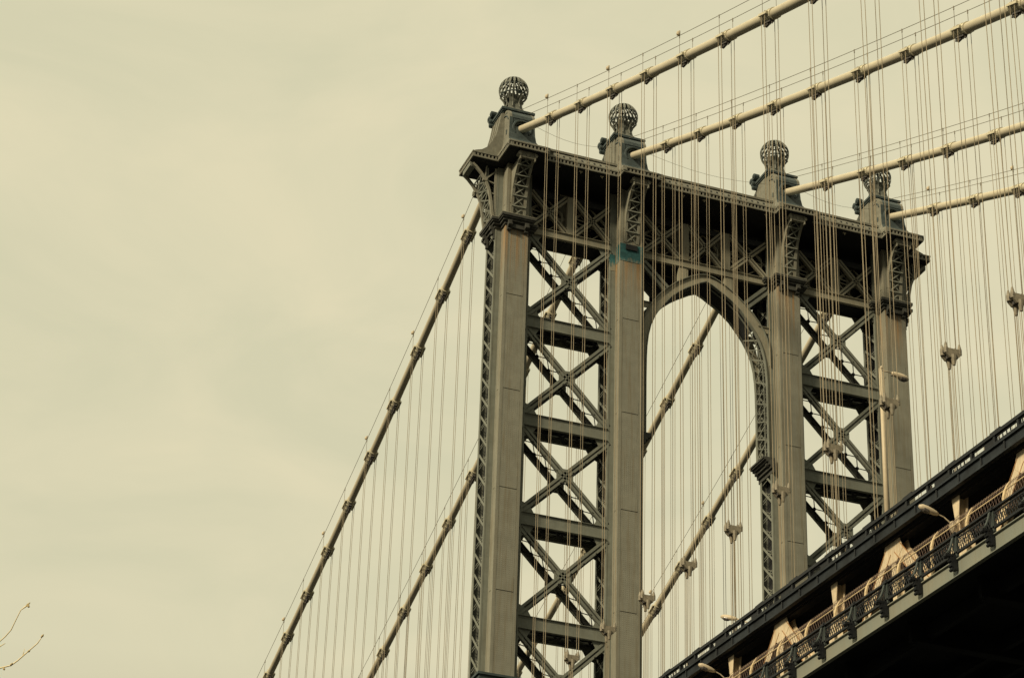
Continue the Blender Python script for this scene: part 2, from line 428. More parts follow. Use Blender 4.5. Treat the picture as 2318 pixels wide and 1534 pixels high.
def diag(p, q, w=0.46, name='diagonal', lace=True, y=DW, mt='side'):
    """built-up diagonal: front and rear channels with a groove, laced between; p, q are (x, z)"""
    m = MB(); p3, q3 = V((p[0], 0, p[1])), V((q[0], 0, q[1])); d = (q3 - p3).normalized(); t = V((-d.z, 0, d.x))
    mg = MB()
    for sgn in (-1, 1):
        Y = V((0, sgn*(y - 0.03), 0))
        mg.bar(p3 + Y - V((0, sgn*.06, 0)), q3 + Y - V((0, sgn*.06, 0)), w*.9, 0.03)
        for s2 in (-1, 1):
            m.bar(p3 + Y + t*s2*(w*0.30), q3 + Y + t*s2*(w*0.30), w*0.36, 0.06)
            m.bar(p3 + Y + t*s2*(w*0.49) - V((0, sgn*.1, 0)), q3 + Y + t*s2*(w*0.49) - V((0, sgn*.1, 0)), 0.03, 0.17)
    o = m.build(name, mt, tower)
    build_pieces(mg, 'groove_plate', 'ledge', o)  # darker strip, the groove's shade put into its colour
    if lace:
        m = MB(); Lg = (q3 - p3).length; n = max(2, round(Lg / 1.18)); st = Lg / n; yy = y - 0.15
        for k in range(n):
            a, b = p3 + d*st*k, p3 + d*st*(k+1)
            off = t*(-w*0.42)
            m.bar(a + off + V((0, -yy, 0)), b + off + V((0, yy, 0)), 0.07, 0.025, t)
            m.bar(a + off + V((0, yy, 0)), b + off + V((0, -yy, 0)), 0.07, 0.025, t)
            c = (a + b)/2 + off
            m.tube([c - t*.03, c + t*.03], 0.14, 8)
            for e2 in (a + off, b + off):
                for sy in (-1, 1): m.tube([e2 + V((0, sy*yy, 0)) - t*.025, e2 + V((0, sy*yy, 0)) + t*.025], 0.17, 8)
            if k in (0, n-1):
                e = p3 if k == 0 else q3; f = d*(0.5 if k == 0 else -0.5)
                m.bar(e - t*(w*.43), e + f*.8 - t*(w*.43), 2*yy, 0.02, t)
        m.build('diagonal_lacing', 'inner', o)
    return o

BAYS = [(LEGX[0] + WING, LEGX[1] - WING), (LEGX[2] + WING, LEGX[3] - WING)]
CH_T, CH_B = -7.93, -8.46
for (x0, x1) in BAYS:
    for zt in STRUT: strut(x0, x1, zt)
    prev = CH_B
    for zt in STRUT:
        a, b = (x0 - 0.05, zt + 0.12), (x1 + 0.05, prev - 0.12)
        diag(a, b); 
        a2, b2 = (x0 - 0.05, prev - 0.12), (x1 + 0.05, zt + 0.12)
        diag(a2, b2)
        xm, zm = (x0 + x1)/2, (zt + prev)/2
        m = MB()
        for sgn in (-1, 1):
            yy = sorted((sgn*(DW - 0.045), sgn*(DW - 0.075)))
            g = 0.98
            poly = [(xm + g*cos(a)*0.66, zm + g*sin(a)*0.56) for a in [pi/8 + k*pi/4 for k in range(8)]]
            m.prism(poly, 'Y', *yy)
        build_pieces(m, 'gusset_plate', 'side', tower)
        m = MB()
        for sgn in (-1, 1):
            yy = sorted((sgn*(DW - 0.045), sgn*(DW - 0.07)))
            for xx, s in ((x0, 1), (x1, -1)):
                m.prism([(xx, zt), (xx + s*.9, zt), (xx + s*.62, zt+.48), (xx, zt + .8)], 'Y', *yy)
                m.prism([(xx, prev), (xx + s*.9, prev), (xx + s*.62, prev-.48), (xx, prev - .8)], 'Y', *yy)
        build_pieces(m, 'corner_gusset', 'side', tower)
        prev = zt - 0.90

# --- portal truss under the cornice
def chord(x0, x1):
    m = MB()
    m.box(x0, x1, -DW, -DW + 0.04, CH_B, CH_T); m.box(x0, x1, DW - 0.04, DW, CH_B, CH_T)
    m.box(x0, x1, -DW - 0.1, -DW + 0.15, CH_T - 0.001, CH_T + 0.03); m.box(x0, x1, -DW - 0.1, -DW + 0.15, CH_B - 0.03, CH_B + .001)
    o = m.build('portal_chord', 'tower', tower)
    m = MB()     # floor plate with drain holes between the two chords
    x = x0; k = 0; zf = CH_B + 0.07
    m.box(x0, x1, -0.42, DW - .05, zf, zf + 0.04)
    while x < x1 - 0.1:
        w = 1.0 + 0.35*((k*7) % 3); e = min(x + w, x1)
        m.box(x, e, -DW + .05, -0.421, zf, zf + 0.04); x = e + (0.16 if k % 2 else 0.34); k += 1
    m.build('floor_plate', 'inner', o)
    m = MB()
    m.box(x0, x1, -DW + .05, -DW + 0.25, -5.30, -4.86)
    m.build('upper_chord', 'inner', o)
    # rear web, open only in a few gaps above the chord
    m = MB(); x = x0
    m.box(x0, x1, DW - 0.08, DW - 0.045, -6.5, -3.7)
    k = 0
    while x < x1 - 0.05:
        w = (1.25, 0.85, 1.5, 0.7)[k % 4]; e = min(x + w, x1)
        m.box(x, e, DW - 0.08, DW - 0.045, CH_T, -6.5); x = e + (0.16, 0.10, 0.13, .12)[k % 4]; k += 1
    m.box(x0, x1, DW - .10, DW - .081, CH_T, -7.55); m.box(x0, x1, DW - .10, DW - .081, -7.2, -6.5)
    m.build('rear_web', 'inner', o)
    return o
for x0, x1, n in ((BAYS[0][0], BAYS[0][1], 2), (LEGX[1] + WING, LEGX[2] - WING, 3), (BAYS[1][0], BAYS[1][1], 2)):
    ch = chord(x0, x1); w = (x1 - x0) / n
    for k in range(n):
        a, b = x0 + k*w + (0.28 if k else 0), x0 + (k+1)*w - (0.28 if k < n-1 else 0)
        diag((a, CH_T + .08), (b, -4.98), 0.38, 'portal_diagonal', False, DW, 'tower')
        diag((a, -4.98), (b, CH_T + .08), 0.38, 'portal_diagonal', False, DW, 'tower')
        m = MB(); xm = (a + b)/2          # light secondary bracing in the middle plane
        for (p, q) in (((xm, -7.9), (xm, -5.0)),):
            m.bar((p[0], 0.35, p[1]), (q[0], 0.35, q[1]), 0.28, 0.04)
        r = (b - a)*0.42
        pts = [(xm + r*cos(t), -6.43 + 1.3*sin(t)) for t in [pi/4 + j*pi/2 for j in range(4)]]
        ring = [(xm, -5.2), (xm + r, -6.1), (xm + r, -6.8), (xm, -7.7), (xm - r, -6.8), (xm - r, -6.1)]
        for i in range(6):
            p, q = ring[i], ring[(i+1) % 6]; m.bar((p[0], -0.45, p[1]), (q[0], -0.45, q[1]), 0.085, 0.04)
        m.bar((xm - r, -.43, -6.2), (xm + r, -.43, -6.55), .09, .03); m.bar((xm - r, -.42, -6.5), (xm + r, -.42, -6.85), .07, .03)
        for sx in (-1, 1):
            for z0 in (-5.2, -7.75):
                m.bar((xm, -.41, z0), (xm + sx*(b-a)*.5, -.41, -6.45), .065, .03)
                m.bar((xm + sx*(b-a)*.48, -.40, z0), (xm + sx*.2, -.40, -6.45), .06, .03)
        m.build('sway_lacing', 'tower', ch)
        if k:
            xx = x0 + k*w
            m = MB(); m.box(xx-0.28, xx+0.28, -DW - 0.02, -DW + 0.30, CH_T + .031, -4.87)
            m.box(xx-0.28, xx+0.28, DW - 0.3, DW + 0.02, CH_T + .031, -3.8)
            build_pieces(m, 'portal_post', 'tower', tower)

# --- pointed arch between the middle legs
XM = (LEGX[1] + LEGX[2]) / 2
IN = [(0,-9.28),(0.5,-9.5),(1.05,-9.84),(1.42,-10.06),(2.0,-10.47),(2.62,-11.02),(3.2,-11.75),(3.63,-12.37),(4.0,-13.05),(4.27,-13.75),(4.46,-14.6),(4.56,-15.5),(4.60,-16.4),(4.62,-18.0),(4.62,-20.0),(4.62,-22.2)]
OU = [(0,-8.73),(0.62,-8.86),(1.2,-9.13),(1.68,-9.42),(2.33,-9.86),(3.0,-10.47),(3.62,-11.12),(4.05,-11.68),(4.4,-12.28),(4.65,-12.85),(4.83,-13.6),(4.84,-15.0),(4.84,-16.2),(4.84,-18.0),(4.84,-20.0),(4.84,-22.2)]
m = MB()
for s in (-1, 1):
    o2 = [(XM + s*a, b) for a, b in OU]; i2 = [(XM + s*a, b) for a, b in IN]
    m.ribbon(o2, i2, -DW - 0.02, -DW + 0.03)
arch = m.build('arch_rib', 'tower', tower)
m = MB()
for s in (-1, 1): m.ribbon([(XM + s*a, b) for a, b in OU], [(XM + s*a, b) for a, b in IN], DW - 0.03, DW + 0.02)
m.build('arch_rib', 'tower', tower)
m = MB()
for s in (-1, 1):
    for (a, b), (c, d) in zip(OU[:11], OU[1:12]):
        m.bar((XM+s*a, -DW-.02, b), (XM+s*c, -DW-.02, d), 0.05, 0.24)
    for (a, b), (c, d) in zip(IN[:-1], IN[1:]):
        m.bar((XM+s*a, -DW-.0, b), (XM+s*c, -DW-.0, d), 0.05, 0.26)
        m.bar((XM+s*a, DW, b), (XM+s*c, DW, d), 0.05, 0.26)
    # inner lighter flange line a little behind the face
    for (a, b), (c, d) in zip(IN[1:-1], IN[2:]):
        m.bar((XM+s*(a-.02), -DW+.42, b-.02), (XM+s*(c-.02), -DW+.42, d-.02), 0.06, 0.08)
build_pieces(m, 'arch_flange', 'side', arch)
m = MB()
for s in (-1, 1):
    for i in range(7):
        (a, b), (c, d) = IN[i], IN[i+1]
        m.add([(XM+s*a, -DW+.1, b), (XM+s*c, -DW+.1, d), (XM+s*c, DW-.1, d), (XM+s*a, DW-.1, b)], [(0, 1, 2, 3)])
        (a, b), (c, d) = OU[i], OU[i+1]
        if i < 6: m.add([(XM+s*a, -DW+.1, b), (XM+s*c, -DW+.1, d), (XM+s*c, DW-.1, d), (XM+s*a, DW-.1, b)], [(0, 1, 2, 3)])
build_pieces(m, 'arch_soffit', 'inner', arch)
m = MB()
for s in (-1, 1):
    path = [V((XM+s*a, 0, b)) for a, b in IN[7:]]
    seg = []
    for p, q in zip(path[:-1], path[1:]):
        n = max(1, round((q-p).length / 0.72))
        for k in range(n): seg.append((p.lerp(q, k/n), p.lerp(q, (k+1)/n)))
    for i, (p, q) in enumerate(seg):
        sg = 1 if i % 2 else -1
        m.bar(p + V((0, -sg*.8, 0)), q + V((0, sg*.8, 0)), 0.10, 0.03, (1, 0, .1))
        m.bar(p + V((s*.04, sg*.8, 0)), q + V((s*.04, -sg*.8, 0)), 0.06, 0.03, (1, 0, .1))
build_pieces(m, 'arch_lacing', 'side', arch)
m = MB()
for s in (-1, 1):      # corbels where the arch springs
    X0 = XM + s*5.0
    for o, z0, z1 in ((0.9, -22.32, -22.2), (0.82, -22.42, -22.32), (0.66, -22.55, -22.42), (0.5, -22.75, -22.55), (0.34, -23.0, -22.75), (0.2, -23.3, -23.0)):
        m.box(*sorted((X0 - s*(o + 0.0), X0)), -DW - 0.22, DW + 0.22, z0, z1)
    for dy in (-0.85, 0.85):
        m.tube([(X0 - s*0.4, dy-.12, -22.66), (X0 - s*0.4, dy+.12, -22.66)], 0.18, 10)
build_pieces(m, 'arch_corbel', 'ledge', arch)
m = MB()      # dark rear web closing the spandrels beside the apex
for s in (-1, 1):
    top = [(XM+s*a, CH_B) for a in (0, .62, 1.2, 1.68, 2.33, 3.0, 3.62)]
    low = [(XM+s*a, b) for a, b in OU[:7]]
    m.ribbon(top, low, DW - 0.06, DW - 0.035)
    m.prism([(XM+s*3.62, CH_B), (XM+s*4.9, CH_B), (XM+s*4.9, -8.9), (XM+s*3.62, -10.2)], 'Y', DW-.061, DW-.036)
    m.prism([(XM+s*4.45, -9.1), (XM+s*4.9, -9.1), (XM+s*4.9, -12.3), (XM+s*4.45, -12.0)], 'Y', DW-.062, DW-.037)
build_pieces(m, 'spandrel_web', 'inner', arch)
for s in (-1, 1):
    diag((XM+s*4.85, -8.75), (XM+s*3.05, -10.5), 0.62, 'spandrel_brace', False)
    m = MB()
    for sgn in (-1, 1):
        m.box(*sorted((XM+s*4.1, XM+s*4.85)), *sorted((sgn*DW, sgn*(DW-.04))), -12.4, -11.95)
        m.box(*sorted((XM+s*4.0, XM+s*4.85)), *sorted((sgn*(DW+.08), sgn*(DW-.14))), -11.95, -11.91)
    build_pieces(m, 'spandrel_strut', 'tower', tower)
    m = MB(); m.box(XM+s*1.76-.37, XM+s*1.76+.37, -DW-.01, -DW+.3, -9.7, CH_B-.03); m.box(XM+s*1.76-.24, XM+s*1.76+.24, -DW-.035, -DW-.01, -9.5, CH_B-.03)
    m.build('spandrel_post', 'tower', tower)

# --- cornice: stepped slab following the legs, with dentils
BX, BY, WY, BAYY, WX = 1.50, 3.75, 1.45, 2.92, 3.35
Z0C = -3.60
def cornice_outline(o=0.0):
    """plan outline, front side left to right, then rear side"""
    f = []
    xl, xr = LEGX[0] - WX, LEGX[3] + WX
    f.append((xl - o, -WY - o))
    for i, x in enumerate(LEGX):
        prevy = WY if i == 0 else BAYY; nexty = WY if i == 3 else BAYY
        f += [(x - BX - o, -prevy - o), (x - BX - o, -BY - o), (x + BX + o, -BY - o), (x + BX + o, -nexty - o)]
    f.append((xr + o, -WY - o))
    return f + [(x, -y) for x, y in reversed(f)]
m = MB()
m.prism(cornice_outline(0.0), 'Z', Z0C, Z0C + 0.12)
m.prism(cornice_outline(-0.30), 'Z', Z0C + 0.12, Z0C + 0.36)
m.prism(cornice_outline(0.02), 'Z', Z0C + 0.36, Z0C + 0.46)
m.prism(cornice_outline(-0.55), 'Z', Z0C + 0.46, Z0C + 0.6)
cor = m.build('cornice', 'housing', tower)
MB().prism(cornice_outline(-0.10), 'Z', Z0C - 0.02, Z0C - 0.002).build('soffit_shade', 'inner', cor)  # thin black sheet: shade under the cornice put into its colour
m = MB(); out = cornice_outline(0.0); st = 0.27
for (a, b) in zip(out, out[1:] + out[:1]):
    a, b = V((*a, 0)), V((*b, 0)); L = (b - a).length; n = int(L / st)
    if n < 1: continue
    d = (b - a).normalized(); t = V((-d.y, d.x, 0)); s0 = (L - n*st)/2
    for k in range(n + 1):
        c = a + d*(s0 + k*st) + t*0.13
        m.bar(c + V((0, 0, Z0C + .121)), c + V((0, 0, Z0C + .359)), 0.12, 0.24, t)
m.build('dentil_band', 'housing', cor)
m = MB()    # sloping pierced panels and top rail over each bay
for (x0, x1) in ((LEGX[0]+BX, LEGX[1]-BX), (LEGX[1]+BX, LEGX[2]-BX), (LEGX[2]+BX, LEGX[3]-BX)):
    for s in (-1, 1):
        prof = [(s*2.88, -3.14), (s*2.70, -2.70), (s*2.62, -2.70), (s*2.62, -3.0), (s*2.4, -3.14)]
        m.prism(prof, 'X', x0 - .02 + .7, x1 + .02)
        m.box(x0, x1, *sorted((s*2.62, s*2.3)), -2.52, -2.36)
        m.box(x0, x1, *sorted((s*2.48, s*2.35)), -3.0, -2.52)
    m.box(x0, x1, -2.35, 2.35, -2.9, -2.5)
build_pieces(m, 'parapet', 'housing', cor)
m = MB()
for (x0, x1) in ((LEGX[0]+BX, LEGX[1]-BX), (LEGX[1]+BX, LEGX[2]-BX), (LEGX[2]+BX, LEGX[3]-BX)):
    n = int((x1 - x0 - 1.0) / 0.46)
    for k in range(n):
        x = x0 + 0.95 + k*0.46
        m.tube([(x, -2.82, -2.91), (x, -2.72, -2.95)], 0.075, 8)
build_pieces(m, 'drain_hole', 'inner', cor)
m = MB()      # small bolted hangers on the soffit
for x in [LEGX[1] + 2.0 + 1.62*k for k in range(6)] + [LEGX[0] + 2.6, LEGX[0] + 4.3, LEGX[0] + 5.9, LEGX[2] + 2.6, LEGX[2] + 4.2, LEGX[2] + 5.8]:
    m.box(x - .12, x + .12, -2.6, -2.5, Z0C - .07, Z0C + .01); m.box(x - .03, x + .03, -2.58, -2.54, Z0C - .2, Z0C - .07)
build_pieces(m, 'soffit_bolt', 'band', cor)

# --- saddle housings with openwork globes (one built, three copied)
def housing(xc, FLARE=0):
    m = MB()
    # concave skirt from the block cornice up to the body
    sk = [(1.48, 3.6, -3.14), (1.40, 3.35, -2.82), (1.16, 2.6, -2.42), (1.03, 2.22, -1.9), (0.98, 2.09, -1.3), (0.96, 2.05, -0.8)]
    b = len(m.v); mf = MB()
    for hx, hy, z in sk:
        m.v += [V((xc-hx, -hy, z)), V((xc+hx, -hy, z)), V((xc+hx, hy, z)), V((xc-hx, hy, z))]; mf.v += m.v[-4:]
    for i in range(len(sk)-1):
        for k in (0, 2): mf.f.append((i*4+k, i*4+(k+1) % 4, i*4+(k+1) % 4+4, i*4+k+4)) if i > 0 else m.f.append((b+i*4+k, b+i*4+(k+1) % 4, b+i*4+(k+1) % 4+4, b+i*4+k+4))
        for k in (1, 3):
            a = b + i*4 + k; c = b + i*4 + (k+1) % 4; m.f.append((a, c, c+4, a+4))
    # body and the quarter-round hoods over the cable mouths
    m.box(xc-1.06, xc+1.06, -1.0, 1.0, -3.0, 0.98)
    m.box(xc-1.12, xc+1.12, -0.55, 0.55, -2.9, 0.9)
    for s in (-1, 1):
        poly = [(s*0.95, -1.2), (s*2.05, -1.2), (s*2.05, -0.05)] + [(s*(0.95 + 1.10*cos(t)), -0.05 + 0.95*sin(t)) for t in [radians(a) for a in (18, 36, 54, 72, 90)]]
        for sx in (-1, 1):
            m.prism(poly, 'X', *sorted((xc + sx*0.96, xc + sx*0.76)))
        # face plate around the round mouth
        ring = []
        for k in range(17): ring.append((xc + 0.56*cos(pi*k/16), -0.9 + 0.56*sin(pi*k/16)))
        outr = [(xc + 0.87, -1.0)] + [(xc + 0.87, -0.42)]*1
        top = [(xc + 0.87*cos(pi*k/16), -1.0 + 0.62 + 0.0 + 0.06) for k in range(17)]
        for k in range(16):
            a, c = ring[k], ring[k+1]
            oa = (xc + 0.77*cos(pi*k/16), -0.02); oc = (xc + 0.77*cos(pi*(k+1)/16), -0.02)
            mf.prism([a, c, oc, oa], 'Y', *sorted((s*2.02, s*1.90)))
        cr = [(s*(0.95 + 1.10*cos(t)), -0.05 + 0.95*sin(t)) for t in [radians(a) for a in (0, 18, 36, 54, 72, 90)]]
        for (a, b2), (c, d) in zip(cr[:-1], cr[1:]):
            mf.add([(xc-.77, a, b2-.03), (xc+.77, a, b2-.03), (xc+.77, c, d-.03), (xc-.77, c, d-.03)], [(0, 1, 2, 3)])
        for sx in (-1, 1):
            mf.box(*sorted((xc+sx*.70, xc+sx*.955)), *sorted((s*2.055, s*2.0)), -0.95, -0.05)
            mf.box(*sorted((xc+sx*.50, xc+sx*.80)), *sorted((s*2.03, s*1.9)), -1.6, -0.85)
        mf.box(xc-.8, xc+.8, *sorted((s*2.02, s*1.9)), -2.1, -1.45)
    # concave roof sweeps at the sides
    for sx in (-1, 1):
        fl = [(1.05, -2.9), (3.1 if FLARE == sx else 2.1, -2.95)] + ([(3.02, -2.8), (2.5, -2.62), (2.1, -2.3), (1.8, -1.85), (1.5, -1.15), (1.30, -.25), (1.14, .8)] if FLARE == sx else [(2.05, -2.5), (1.6, -2.25), (1.28, -1.8), (1.13, -1.2)])
        yw = 0.98
        m.prism([(xc + sx*a, c) for a, c in fl] + [(xc + sx*1.04, fl[-1][1])], 'Y', -yw, yw)
        if FLARE == sx:
            for dy in (-.88, -.3, .3, .88):
                for (a, c), (a2, c2) in zip(fl[1:-1], fl[2:]):
                    m.bar((xc + sx*a, dy, c), (xc + sx*a2, dy, c2), 0.16, 0.10, (sx, 0, .5))
    h = m.build('saddle_housing', 'housing', tower)
    build_pieces(mf, 'portal_face', 'hood', h, 0.35)
    m = MB()
    for s in (-1, 1):       # dark moulded ring and slots
        pts = [(xc + 0.66*cos(t), s*2.06, -0.9 + 0.66*sin(t)) for t in [radians(a) for a in range(-40, 221, 13)]]
        m.tube(pts, 0.09, 6)
        pts = [(xc + 0.5*cos(t), s*1.98, -0.9 + 0.5*sin(t)) for t in [radians(a) for a in range(0, 360, 20)]]
        m.tube(pts + pts[:1], 0.05, 6, False)
        m.prism([(xc + .56*cos(2*pi*k/16), -0.9 + .56*sin(2*pi*k/16)) for k in range(16)], 'Y', *sorted((s*1.7, s*1.8)))
        for sx in (-1, 1):
            arc = [(xc + sx*0.975, s*(0.98 + 0.9*cos(t)), -0.5 + 0.95*sin(t)) for t in [radians(a) for a in range(20, 100, 13)]]
            m.tube(arc, 0.05, 5)
            m.box(*sorted((xc+sx*0.95, xc+sx*0.975)), *sorted((s*1.15, s*1.5)), 0.55, 0.63)
            m.box(*sorted((xc+sx*0.97, xc+sx*1.01)), *sorted((s*1.5, s*1.65)), -1.3, -0.95)
    m.box(xc-1.25, xc+1.25, -1.22, 1.22, 1.10, 1.27); m.box(xc-1.18, xc+1.18, -1.15, 1.15, 0.98, 1.10); m.box(xc-1.11, xc+1.11, -1.06, 1.06, 0.88, 0.98)
    m.build('hood_moulding', 'hood', h)
    m = MB()     # scroll crest on the upstream edge of the slab
    for (y, z, r) in ((0.75, 1.72, 0.24), (1.22, 1.55, 0.24), (1.0, 1.22, 0.22), (0.95, 0.85, 0.16)):
        m.tube([(xc-1.40, y, z), (xc-1.0, y, z)], r, 12)
        m.tube([(xc-1.45, y, z), (xc-1.39, y, z)], r*0.55, 10)
    m.build('scroll_crest', 'hood', h)
    m = MB()     # neck: four curved corner brackets around a narrowing stem
    prof = [(0.82, 1.31), (0.70, 1.55), (0.55, 1.95), (0.5, 2.35), (0.56, 2.7), (0.66, 2.95)]
    b = len(m.v)
    for r, z in prof: m.v += [V((xc-r*.95, -r*.95, z)), V((xc+r*.95, -r*.95, z)), V((xc+r*.95, r*.95, z)), V((xc-r*.95, r*.95, z))]
    for i in range(len(prof)-1):
        for k in range(4):
            if i in (2, 3) and k in (1, 3): continue
            a = b+i*4+k; c = b+i*4+(k+1) % 4; m.f.append((a, c, c+4, a+4))
    for i in range(8):
        t = 2*pi*i/8 + pi/8; pts = [(xc + r*1.12*cos(t), r*1.12*sin(t), z) for r, z in [(0.62, 1.9), (0.52, 2.3), (0.62, 2.65), (0.86, 3.0)]]
        m.tube(pts, 0.05, 5)
    m.build('globe_neck', 'globe', h)
    R, zc = 1.06, 3.58
    m = MB(); nr = 20
    for i in range(nr):
        t = 2*pi*i/nr; ct, s_t = cos(t), sin(t)
        pts = []
        for k in range(13):
            ph = radians(-62 + k*(150/12)); pts.append((ph, V((xc + R*cos(ph)*ct, R*cos(ph)*s_t, zc + R*sin(ph)))))
        for (p0, a), (p1, c) in zip(pts[:-1], pts[1:]):
            n = (a + c)/2 - V((xc, 0, zc)); w = 0.18 if p0 > radians(10) else 0.10
            w *= max(0.35, cos((p0+p1)/2))
            m.bar(a, c, w, 0.04, n)
    gl = m.build('globe', 'globe', h)
    m = MB()
    for ph, rr in ((8, 0.045), (-28, 0.055), (52, 0.05), (76, 0.12)):
        q = radians(ph); pts = [(xc + R*0.985*cos(q)*cos(t), R*0.985*cos(q)*sin(t), zc + R*0.985*sin(q)) for t in [2*pi*k/28 for k in range(29)]]
        m.tube(pts, rr, 5, False)
    m.lathe([(0.02, 2.72), (0.42, 2.75), (0.5, 2.85), (0.46, 2.95), (0.12, 3.0), (0.1, 3.5)], xc, 0, 14)
    m.box(xc + .1, xc + .45, -.62, -.55, 3.12, 3.38)
    m.build('globe_band', 'hood', gl)
    return h
housing(LEGX[0], -1)
h1 = housing(LEGX[1])
c = copy_tree(h1, tower); c.location = (LEGX[2] - LEGX[1], 0, 0)
housing(LEGX[3], 1)
# low teal ledge near the roadway on the first leg
m = MB()
for x in (LEGX[0],):
    m.box(x-1.72, x+1.2, -2.15, 1.4, -41.75, -41.6); m.box(x-1.6, x+1.1, -2.05, 1.3, -42.4, -41.75)
m.build('access_platform', 'hood', tower)

pier = MB()
for x in LEGX: pier.box(x - 3.2, x + 3.2, -4.6, 4.6, GROUND + 1.2, GROUND + 8.0)
pier.box(-5.5, 34.8, -6.2, 6.2, GROUND - 0.5, GROUND + 3.5)
tag(pier.build('stone_pier', 'stone', origin=(14.63, 0, GROUND)), 'broad granite pier at the waterline carrying the steel tower', 'pier')

# ================================================================== CABLES
CN = ['nearest, leftmost', 'second', 'third', 'farthest, rightmost']
CN2 = ['leftmost cable', 'second cable', 'third cable', 'rightmost cable']
Y_NEAR, Y_FAR = -125.0, 92.0
def cable_pts(x, y0, y1, dzc=0, dx=0, step=2.5):
    n = int((y1 - y0)/step); return [(x+dx, y0 + (y1-y0)*i/n, cable_z(y0 + (y1-y0)*i/n) + dzc) for i in range(n+1)]
def band_mesh(ang):
    """cable band sleeve around a cable lying along Y, tilted by ang about X"""
    a = MB()
    for y0, y1, r in ((-0.62, 0.62, 0.322), (-0.66, -0.56, 0.345), (0.56, 0.66, 0.345), (-0.26, -0.18, 0.355), (0.18, 0.26, 0.355)):
        a.tube([(0, y0, 0), (0, y1, 0)], r, 16)
    a.box(-.46, -.33, -.5, .5, -.07, .07); a.box(.33, .46, -.5, .5, -.07, .07)
    b = MB()
    b.box(-.13, .13, -.45, .35, -.43, -.30)
    for k in range(5):
        y = -.5 + k*.25
        b.tube([(0, y, -.54), (0, y, -.44)], .05, 6)
    b.tube([(0, -.1, -.45), (0, .2, -.55), (0, .45, -.42)], .10, 6)
    for mm in (a, b):
        c, s = cos(ang), sin(ang)
        mm.v = [V((p.x, p.y*c - p.z*s, p.y*s + p.z*c)) for p in mm.v]
    return a, b
def near_clamps():  # u positions
    return [N_U0 + PANEL*k for k in range(0, 20)]
def far_clamps(): return [F_U0 + PANEL*k for k in range(0, 14)]
bandN = band_mesh(atan2(-(-N_S + 2*N_C*35), 1)); 
def slope_ang(y):   # tilt of the cable in the YZ plane at y
    return atan2(cable_z(y+.5) - cable_z(y-.5), 1.0)
protoA = {}
for j, x in enumerate(LEGX):
    c = thing('main_cable', '%s, thick cream painted main cable over the %s tower leg with dark undersides' % (CN[j], ORD[j]), 'cable', (x, 0, 0), 'main suspension cables')
    MB().tube(cable_pts(x, Y_NEAR, Y_FAR), 0.288, 20).build('cable_body', 'cable', c, smooth=True)
    ys = [-u for u in near_clamps()] + [u for u in far_clamps()]
    near_band = far_band = None
    for y in ys:
        key = 'n' if y < 0 else 'f'
        if key not in protoA:
            a, b = band_mesh(slope_ang(-40 if y < 0 else 35))
            o = a.build('cable_band', 'band', None, origin=(0, 0, 0)); o.parent = c
            q = b.build('band_bolt', 'bolt', None, origin=(0, 0, 0)); q.parent = o
            protoA[key] = (o, q)
            o.location = (0, y, cable_z(y))
        else:
            po, pq = protoA[key]
            o = po.copy(); COL.objects.link(o); o.parent = c; o.location = (0, y, cable_z(y))
            q = pq.copy(); COL.objects.link(q); q.parent = o
    for dx in (-0.42, 0.42):
        for (y0, y1) in ((Y_NEAR, -2.2), (2.2, Y_FAR)):
            MB().tube(cable_pts(x, y0, y1, 1.38, dx, 3.0), 0.018, 5, False).build('hand_rope', 'wire', c)
    st0 = None
    for y in ys:
        for dx in (-.42, .42):
            if st0 is None:
                m = MB(); m.tube([(x, 0, .1), (x, 0, 1.42)], 0.016, 5); m.tube([(x, 0, 1.2), (x, 0, 1.43)], 0.034, 5)
                q = st0 = m.build('stanchion', 'wire', c)
            else:
                q = st0.copy(); COL.objects.link(q); q.parent = c
            q.location = (dx, y, cable_z(y))
    if j in (0, 3):
        for i, y in enumerate(ys):
            if i % 2 == 0:
                z = cable_z(y); m = MB()
                m.tube([(x-.42, y, z+1.45), (x-.42, y, z+1.72)], 0.05, 6); m.lathe([(0.0, z+1.36), (.10, z+1.40), (.12, z+1.5), (.09, z+1.62), (0.0, z+1.66)], x-.50, y, 10)
                m.build('cable_light', 'lamp', c)
# aviation / utility line drooping between the tower tops
for j in range(3):
    x0, x1 = LEGX[j] + 1.3, LEGX[j+1] - 1.3
    m = MB(); m.tube([(x0 + (x1-x0)*t/8, -1.0, 0.35 - 0.5*sin(pi*t/8) - 0.3*t/8 ) for t in range(9)], 0.012, 4, False)
    m.build('utility_wire', 'wire', tower)

